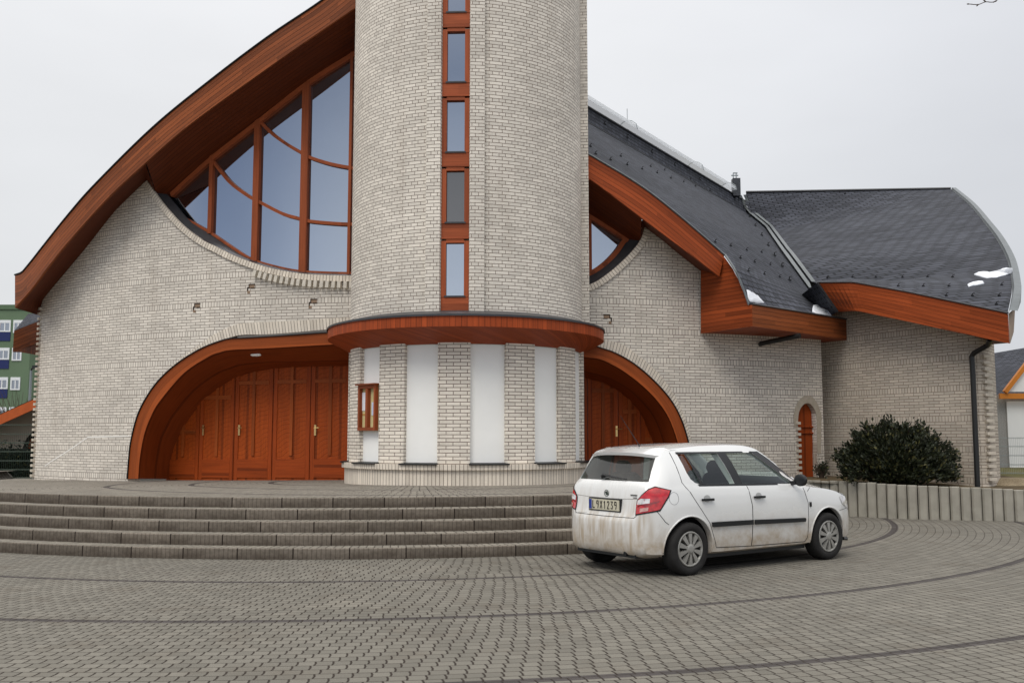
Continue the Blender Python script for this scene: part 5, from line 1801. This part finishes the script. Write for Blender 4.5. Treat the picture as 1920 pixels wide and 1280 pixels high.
def line_on(pts, s, r, mat, name, parent, lift=.001, fn=None):
    fn = fn or side_fn(s)
    q = []
    for (x0, z0), (x1, z1) in zip(pts, pts[1:]):
        for k in range(6):
            t = k / 6; h, nn = fn(x0 + (x1 - x0) * t, z0 + (z1 - z0) * t)
            if h is not None: q.append(h + nn * lift)
    h, nn = fn(*pts[-1])
    if h is not None: q.append(h + nn * lift)
    m = MB(); m.tube(q, r, 5); return m.build(name, mat, parent, raw=True)
# black surrounds of the side glass and the pillar between the doors
SURR = [[(-.0, 1.354), (1.30, 1.354), (1.30, 1.334), (.0, 1.33)], [(1.275, 1.352), (1.43, 1.352), (1.62, 1.26), (1.88, 1.09), (2.05, .965), (1.82, .95), (1.70, 1.05)], [(.655, 1.352), (.80, 1.352), (.905, .97), (.77, .97)], [(.16, .996), (1.88, .965), (1.885, .945), (.18, .972)]]
for s in (-1, 1):
    for pl_ in SURR: patch('window_trim', pl_, .003, trim_m, car, side_fn(s), 4)
    patch('quarter_bar', [(.115, 1.348), (.145, 1.348), (.245, .985), (.205, .985)], .002, trim_m, car, side_fn(s), 3)
# doors: shallow panels lying proud of the body with dark gaps round them
RDOOR = [(-.07, 1.02), (.10, .80), (.30, .56), (.40, .33), (.42, .285), (1.005, .265), (1.01, .72), (.955, .955), (.16, .968), (.08, .99), (.03, 1.05), (-.005, 1.13), (-.035, 1.348), (-.085, 1.352)]
FDOOR = [(1.02, .265), (1.99, .255), (2.03, .30), (2.04, .72), (1.95, .935), (.97, .955), (1.026, .72)]
RDOOR_C = [(-.085, 1.352), (-.07, 1.02), (.10, .80), (.30, .56), (.40, .33), (.42, .28), (1.012, .26), (1.018, .72), (.962, .955)]
for s in (-1, 1):
    for poly_, lab, hx in ((RDOOR[:9], 'rear', .265), (FDOOR, 'front', 1.135)):
        d = patch('door', [(x, z) for x, z in poly_], .0025, paint, car, side_fn(s), 8, 0, 3)
        # side rubbing strip
        st_ = [(.31, .572), (1.0, .565), (1.0, .512), (.325, .517)] if lab == 'rear' else [(1.03, .565), (1.95, .545), (1.965, .525), (1.955, .497), (1.03, .511)]
        patch('rubbing_strip', st_, .016, trim_m, d, side_fn(s), 3, .014, 4)
        # handle: scoop and black grip
        zc = .822
        h, nn = side_hit(hx, zc, s)
        m = MB()
        m.obox(h + nn * .026, Vector((.085, 0, 0)), Vector((0, .011, 0)), Vector((0, 0, .013)))
        for e_ in (-.075, .075): m.obox(h + nn * .01 + Vector((e_, 0, 0)), Vector((.012, 0, 0)), Vector((0, .018, 0)), Vector((0, 0, .012)))
        m.build('handle', trim_m, d, raw=True)
        sc2 = [(hx + .055 * math.cos(2 * math.pi * k / 14), zc + .012 + .04 * math.sin(2 * math.pi * k / 14)) for k in range(14)]
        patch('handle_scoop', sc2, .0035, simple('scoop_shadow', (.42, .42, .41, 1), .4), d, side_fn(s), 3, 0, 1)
    for nm_, pts in (('door_gap', RDOOR_C), ('door_gap', [(1.018, .26), (2.0, .25), (2.04, .30), (2.05, .72), (1.97, .93)])):
        line_on(pts, s, .0045, gap_m, nm_, car, -.0005)
    line_on([(2.05, .86), (2.12, .905)], s, .003, gap_m, 'door_gap', car)
    # bonnet shut line, sill shadow line, wheel arch lips
    line_on([(2.10, .945), (2.35, .90), (2.65, .845), (2.9, .775)], s, .0035, gap_m, 'bonnet_gap', car, -.0005)
    for x in AX:
        m = MB()
        q = []
        for k in range(33):
            a = R(-18) + R(216) * k / 32
            h, nn = side_hit(x + .352 * math.cos(a), .30 + .352 * math.sin(a), s)
            if h is not None and abs(h.y) > .55: q.append(h + nn * .002)
        if len(q) > 3:
            m.tube(q, .009, 6); m.build('arch_lip', paint, car, raw=True)
        # dark liner
        m = MB()
        ring = [Vector((x + .343 * math.cos(R(-10) + R(200) * k / 24), 0, .30 + .343 * math.sin(R(-10) + R(200) * k / 24))) for k in range(25)]
        m.strip([p + Vector((0, s * .54, 0)) for p in ring], [p + Vector((0, s * .74, 0)) for p in ring])
        m.face([p + Vector((0, s * .54, 0)) for p in ring])
        m.build('wheel_arch_liner', trim_m, car, raw=True)
# fuel flap, aerial, repeater lamp
fc_, _ = cp(1264, 934)
line_on([(fc_.x + .062 * math.cos(2 * math.pi * k / 18), fc_.z + .068 * math.sin(2 * math.pi * k / 18)) for k in range(19)], -1, .0025, simple('flap_gap', (.25, .25, .25, 1), .8), 'fuel_flap', car, 0)
m = MB(); m.tube([(.0, 0, 1.41), (-.02, 0, 1.445), (-.30, 0, 1.77)], [.012, .005, .003], 5); m.build('aerial', trim_m, car, raw=True)
for s in (-1, 1):
    h, nn = side_hit(2.09, .70, s)
    m = MB(); m.obox(h + nn * .004, Vector((.016, 0, 0)), Vector((0, .006, 0)), Vector((0, 0, .028))); m.build('side_repeater', trim_m, car, raw=True)
    # mirror
    m = MB()
    c = Vector((1.80, s * .90, 1.005))
    prv = None
    for k in range(9):
        t = -1 + 2 * k / 8; r_ = math.sqrt(max(.02, 1 - t * t * .96))
        cur = [c + Vector((.06 * r_ * math.cos(b) * (1 if math.cos(b) > 0 else .45), t * .095, .075 * r_ * math.sin(b))) for b in [2 * math.pi * j / 14 for j in range(15)]]
        if prv: m.strip(prv, cur)
        prv = cur
    m.beam(c + Vector((0, -s * .06, -.03)), Vector((1.80, s * .765, .965)), .05, .05)
    m.build('wing_mirror', trim_m, car, raw=True)

# tail lamps, outlined from the photograph on the right and mirrored on the left
def red_mat(name, c, e=0):
    m = Mat(name, .08, .5); m.b.inputs['Coat Weight'].default_value = 1
    t = m.objc(); m.color(m.scale(c, m.rng(m.noise(t, 22, 2), .35, .65, .75, 1.25))); return m.m
red = red_mat('red_lamp_lens', (.48, .008, .012, 1)); clear = red_mat('clear_lamp_lens', (.62, .60, .60, 1)); pale = red_mat('pale_red_lens', (.55, .30, .26, 1))
LP = [(1228.5, 914), (1256, 919.5), (1252, 930), (1237, 955), (1228, 957), (1193, 963.5), (1194, 951), (1196, 939), (1204, 929), (1216, 918.5)]
def mirrored(o):
    c = o.copy(); c.data = o.data.copy(); col.objects.link(c)
    for v in c.data.vertices: v.co.y = -v.co.y
    c.data.flip_normals(); return c
t1 = patch('tail_lamp', LP, .010, red, car, pix_fn, 8, 0, 3)
t2 = patch('reversing_lens', [(1197, 938), (1204, 934.5), (1219, 935), (1218, 943), (1196.5, 946)], .014, clear, t1, pix_fn, 3)
t3 = patch('indicator_lens', [(1201, 953), (1216, 950.5), (1215, 957), (1200.5, 960)], .014, pale, t1, pix_fn, 3)
t4 = patch('lamp_band', [(1197, 947.5), (1236, 938), (1234, 942), (1196.5, 951)], .013, red_mat('dark_red_lens', (.25, .004, .006, 1)), t1, pix_fn, 3)
rim_ = patch('lamp_surround', [(1228, 911.5), (1259, 918.5), (1254, 932), (1238, 958), (1191.5, 966), (1193, 950), (1194.5, 938), (1203, 927.5), (1215, 916.5)], .005, gap_m, t1, pix_fn, 8, 0, 3)
tm = mirrored(t1); 
for c in (t2, t3, t4, rim_): mirrored(c).parent = tm
# number plate, crease, tailgate seam, wiper, badges
zc = .762
def bk(y, z):
    h = from_out((-3, y, z), (1, 0, 0))[0]; return h
m = MB()
hp0 = bk(0.0, .75)
px0 = min(bk(y, z).x for y in (-.26, 0, .26) for z in (.705, .80)) - .006
pl_m = simple('number_plate', srgb(196, 190, 168), .5, .3, 0, .06, 20)
m.box((px0 - .012, -.26, .695), (px0 + .06, .26, .815)); plate = m.build('number_plate', pl_m, car, raw=True)
m = MB(); m.box((px0 - .006, -.275, .682), (px0 + .065, .275, .828)); m.build('plate_frame', trim_m, plate, raw=True)
m = MB(); m.box((px0 - .0135, .215, .700), (px0 - .004, .258, .810)); m.build('euro_band', simple('blue_band', srgb(40, 60, 140), .5), plate, raw=True)
SEG = {'L': [((0, 1), (0, 0)), ((0, 0), (.6, 0))], 'X': [((0, 0), (.6, 1)), ((0, 1), (.6, 0))], '1': [((.1, .8), (.3, 1)), ((.3, 1), (.3, 0))],
       '2': [((0, .85), (.15, 1)), ((.15, 1), (.45, 1)), ((.45, 1), (.6, .8)), ((.6, .8), (0, 0)), ((0, 0), (.6, 0))],
       '3': [((0, 1), (.55, 1)), ((.55, 1), (.25, .6)), ((.25, .6), (.6, .35)), ((.6, .35), (.4, 0)), ((.4, 0), (0, .08))],
       '9': [((.6, .55), (0, .6)), ((0, .6), (.05, 1)), ((.05, 1), (.55, 1)), ((.55, 1), (.6, .5)), ((.6, .5), (.4, 0))],
       '0': [((0, 0), (0, 1)), ((0, 1), (.6, 1)), ((.6, 1), (.6, 0)), ((.6, 0), (0, 0))], '-': [((.1, .5), (.5, .5))], 'S': [((.6, .9), (.1, 1)), ((.1, 1), (.05, .6)), ((.05, .6), (.55, .45)), ((.55, .45), (.55, .05)), ((.55, .05), (0, .05))]}
def write(mb, text, y, z, h, adv, x, wdt):
    for ch in text:
        for (a0_, b0_), (a1_, b1_) in SEG.get(ch, []):
            p, q = Vector((x, y - a0_ * h * .62, z + b0_ * h)), Vector((x, y - a1_ * h * .62, z + b1_ * h))
            d = (q - p); e_ = d.normalized() * wdt * .4
            mb.obox((p + q) / 2, d / 2 + e_, Vector((.0015, 0, 0)), d.normalized().cross(Vector((1, 0, 0))) * wdt / 2)
        y -= adv
m = MB(); write(m, 'L', .195, .715, .08, .06, px0 - .014, .011); write(m, '9X1239', .125, .715, .08, .062, px0 - .014, .0095)
m.build('plate_characters', simple('plate_ink', srgb(36, 34, 32), .6), plate, raw=True)
bfn = back_fn
line_on([(.56, .845), (.25, .832), (0, .83), (-.25, .832), (-.56, .845)], 0, .004, simple('crease_shadow', (.30, .29, .27, 1), .8), 'tailgate_crease', car, -.001, bfn)
line_on([(.545, .80), (.53, .66), (.50, .635), (0, .63), (-.50, .635), (-.53, .66), (-.545, .80)], 0, .0045, gap_m, 'tailgate_gap', car, -.001, bfn)
line_on([(.56, .63), (.3, .655)], 0, .002, gap_m, 'bumper_gap', car, -.001, bfn)
line_on([(-.44, .735), (-.34, .60), (-.30, .57)], -1, .004, gap_m, 'bumper_gap', car, -.0005)
line_on([(-.44, .735), (-.34, .60), (-.30, .57)], 1, .004, gap_m, 'bumper_gap', car, -.0005)
h = bk(0, .885)
m = MB()
ringp = [h + Vector((-.006, .036 * math.cos(2 * math.pi * k / 20), .036 * math.sin(2 * math.pi * k / 20))) for k in range(21)]
m.tube(ringp, .004, 5, False); m.obox(h + Vector((-.004, 0, 0)), Vector((.002, 0, 0)), Vector((0, .010, .016)), Vector((0, .016, -.008)))
m.obox(h + Vector((-.006, -.01, 0)), Vector((.002, 0, 0)), Vector((0, .004, .020)), Vector((0, .006, -.001)))
m.build('emblem', simple('dark_chrome', srgb(70, 82, 74), .3, .5, .5), car, raw=True)
hb = bk(-.46, .872)
m = MB()
for k in range(5): m.obox(hb + Vector((-.004, .045 - k * .022, .010)), Vector((.002, 0, 0)), Vector((0, .008, 0)), Vector((0, .0, .008)))
for k in range(3): m.obox(hb + Vector((-.004, .0 - k * .02, -.018)), Vector((.002, 0, 0)), Vector((0, .007, 0)), Vector((0, .0, .006)))
m.build('model_lettering', simple('chrome_letters', srgb(120, 120, 120), .3, .5, .6), car, raw=True)
m = MB()
w0, w1 = bk(.12, 1.055), bk(-.28, 1.05)
m.tube([w0 + Vector((-.02, 0, 0)), w0 + Vector((-.03, 0, .03))], .028, 8)
m.tube([w0 + Vector((-.035, 0, .035)), bk(-.08, 1.065) + Vector((-.03, 0, 0)), w1 + Vector((-.025, 0, 0))], [.016, .010, .007], 6)
m.build('rear_wiper', trim_m, car, raw=True)
# roof spoiler lip
m = MB()
sp_ = []
for k in range(17):
    y = -.565 + k * 1.13 / 16
    sp_.append(Vector((-.385 + .13 * abs(y / .565) ** 2.5, y, 1.322 - .035 * abs(y / .565) ** 2.5)))
fr3 = [from_out((p.x + .30, p.y, 3), (0, 0, -1))[0] + Vector((0, 0, .002)) for p in sp_]
fr4 = [from_out((p.x + .20, p.y, 3), (0, 0, -1))[0] + Vector((0, 0, .010)) for p in sp_]
tip = [p + Vector((0, 0, .030)) for p in sp_]; low = [p + Vector((.012, 0, -.004)) for p in sp_]
und = [Vector((p.x + .14, p.y, 1.318 - .035 * abs(p.y / .565) ** 2.5)) for p in sp_]
m.strip(fr3, fr4); m.strip(fr4, tip); m.strip(tip, low); m.strip(low, und)
m.face([fr3[0], fr4[0], tip[0], low[0], und[0]]); m.face([fr3[-1], und[-1], low[-1], tip[-1], fr4[-1]])
m.build('roof_spoiler', paint, car, raw=True)
# rear bumper lower valance, front bumper lip, headlamps
m = MB(); m.obox(Vector((-.35, 0, .215)), Vector((.2, 0, 0)), Vector((0, .5, 0)), Vector((0, 0, .02))); m.tube([(-.5, -.36, .24), (-.58, -.36, .235)], .026, 8); m.build('exhaust', trim_m, car, raw=True)
hd1 = patch('headlamp', [(2.98, .70), (2.79, .785), (2.72, .765), (2.78, .68), (2.95, .61)], .006, clear, car, side_fn(-1), 4); mirrored(hd1)
line_on([(2.70, .60), (2.95, .62), (3.1, .55)], -1, .003, gap_m, 'bumper_gap', car, -.0005)
m = MB()
lipx = [Vector((2.82, -.735, .235)), Vector((2.97, -.68, .22)), Vector((3.09, -.5, .215)), Vector((3.15, 0, .215)), Vector((3.09, .5, .215)), Vector((2.97, .68, .22)), Vector((2.82, .735, .235))]
m.tube(smooth_curve(lipx, 4), .025, 6); m.build('bumper_lip', trim_m, car, raw=True)
# sill underside and floor
m = MB(); m.box((.35, -.70, .16), (2.1, .70, .22)); m.box((-.5, -.55, .22), (3.1, .55, .30)); m.build('underbody', trim_m, car, raw=True)

# wheels
def wheel(x, s):
    # s = -1 right hand side
    c = Vector((x, s * .715, .29))
    hub = thing_part('wheel', car)
    yy = lambda o: c.y + s * o
    prof_t = [(.195, -.10), (.24, -.102), (.272, -.098), (.287, -.085), (.292, -.05), (.293, 0), (.292, .05), (.287, .075), (.272, .092), (.24, .097), (.205, .090), (.192, .075)]
    m = MB(); n = 48; prv = None
    for k in range(n + 1):
        a = 2 * math.pi * k / n
        cur = [Vector((c.x + r_ * math.cos(a), yy(o), c.z + r_ * math.sin(a))) for r_, o in prof_t]
        if prv: m.strip(prv, cur)
        prv = cur
    m.build('tyre', tyre_m, hub, raw=True)
    # hubcap: rim ring and ten flat spokes over a dark well
    m = MB(); prv = None
    for k in range(n + 1):
        a = 2 * math.pi * k / n
        cur = [Vector((c.x + r_ * math.cos(a), yy(o), c.z + r_ * math.sin(a))) for r_, o in ((.196, .074), (.193, .088), (.176, .090), (.172, .06))]
        if prv: m.strip(prv, cur)
        prv = cur
    for k in range(10):
        a = 2 * math.pi * (k + .5) / 10
        er = Vector((math.cos(a), 0, math.sin(a))); et = Vector((-math.sin(a), 0, math.cos(a))); en = Vector((0, s, 0))
        b0 = c + er * .045 + en * .084; b1 = c + er * .178 + en * .086
        q = [b0 - et * .012, b0 + et * .012, b1 + et * .030, b1 - et * .030]
        qq = [p - en * .03 for p in q]
        top_ = [q[0] + en * .008, q[1] + en * .008, q[2], q[3]]
        m.face(top_ if s < 0 else top_[::-1])
        for i in range(4):
            m.face([q[i], q[(i + 1) % 4], qq[(i + 1) % 4], qq[i]])
    prv = None
    for k in range(25):
        a = 2 * math.pi * k / 24
        cur = [Vector((c.x + r_ * math.cos(a), yy(o), c.z + r_ * math.sin(a))) for r_, o in ((.06, .08), (.052, .094), (.03, .098), (.001, .098))]
        if prv: m.strip(prv, cur)
        prv = cur
    m.build('rim', hub_m, hub, raw=True)
    m = MB()
    m.face([Vector((c.x + .19 * math.cos(2 * math.pi * k / 24), yy(.05), c.z + .19 * math.sin(2 * math.pi * k / 24))) for k in range(24)])
    m.face([Vector((c.x + .195 * math.cos(2 * math.pi * k / 24), yy(-.09), c.z + .195 * math.sin(2 * math.pi * k / 24))) for k in range(24)])
    m.build('brake_drum', simple('brake_dust', (.02, .018, .016, 1), .8), hub, raw=True)
def thing_part(name, parent):
    o = bpy.data.objects.new(name, None); col.objects.link(o); o.parent = parent; o.empty_display_size = .1
    return o
for x in AX:
    for s in (-1, 1): wheel(x, s)
m = MB(); m.tube([(0, -.6, .29), (0, .6, .29)], .04, 8); m.tube([(2.454, -.6, .29), (2.454, .6, .29)], .04, 8); m.build('axle', trim_m, car, raw=True)

# cabin: seats, head restraints, steering wheel, dashboard
seat_m = simple('dark_seat_cloth', (.02, .02, .022, 1), .9, .1, 0, .2, 30)
def seat(x, y, w_, lean=.25):
    m = MB()
    def cushion(cx, cz, lx, lz, tilt):
        ux = Vector((math.cos(tilt), 0, math.sin(tilt))); uz = Vector((-math.sin(tilt), 0, math.cos(tilt)))
        prv = None
        for k in range(13):
            t = -1 + 2 * k / 12; f = max(.15, 1 - abs(t) ** 5) ** .5
            cur = []
            for j in range(17):
                b = 2 * math.pi * j / 16
                cb, sb = math.cos(b), math.sin(b)
                cx_ = math.copysign(abs(cb) ** .5, cb) * lx * f; cz_ = math.copysign(abs(sb) ** .5, sb) * lz * f
                cur.append(Vector((cx, y + t * w_, cz)) + ux * cx_ + uz * cz_)
            if prv: m.strip(prv, cur)
            prv = cur
    cushion(x, .52, .26, .07, .1)
    cushion(x - .27, .82, .07, .30, lean)
    m.build('seat', seat_m, car, raw=True)
    m = MB()
    def head(cx, cz):
        prv = None
        for k in range(11):
            t = -1 + 2 * k / 10; f = max(.1, 1 - abs(t) ** 4) ** .5
            cur = [Vector((cx + .045 * f * math.cos(2 * math.pi * j / 12), y + t * min(w_, .13), cz + .085 * f * math.sin(2 * math.pi * j / 12))) for j in range(13)]
            if prv: m.strip(prv, cur)
            prv = cur
    head(x - .36, 1.16)
    for q in (-.05, .05): m.tube([(x - .34, y + q, 1.08), (x - .35, y + q, 1.16)], .007, 5)
    m.build('head_restraint', seat_m, car, raw=True)
seat(1.25, -.36, .25); seat(1.25, .36, .25)
seat(.42, -.36, .30, .3); seat(.42, .36, .30, .3)
m = MB(); m.box((1.75, -.68, .62), (2.15, .68, .93)); m.build('dashboard', trim_m, car, raw=True)
m = MB()
ringp = [Vector((1.62 + .08 * math.sin(2 * math.pi * k / 24), .36 + .18 * math.cos(2 * math.pi * k / 24), .90 + .17 * math.sin(2 * math.pi * k / 24))) for k in range(25)]
m.tube(ringp, .014, 6, False); m.obox(Vector((1.64, .36, .89)), Vector((.02, 0, .0)), Vector((0, .16, 0)), Vector((.01, 0, .03))); m.build('steering_wheel', trim_m, car, raw=True)
m = MB(); m.box((-.5, -.62, .5), (2.2, .62, .53)); m.box((-.42, -.58, .53), (.05, .58, .90)); m.build('cabin_floor', seat_m, car, raw=True)
fme = full.data; bpy.data.objects.remove(full); bpy.data.meshes.remove(fme)
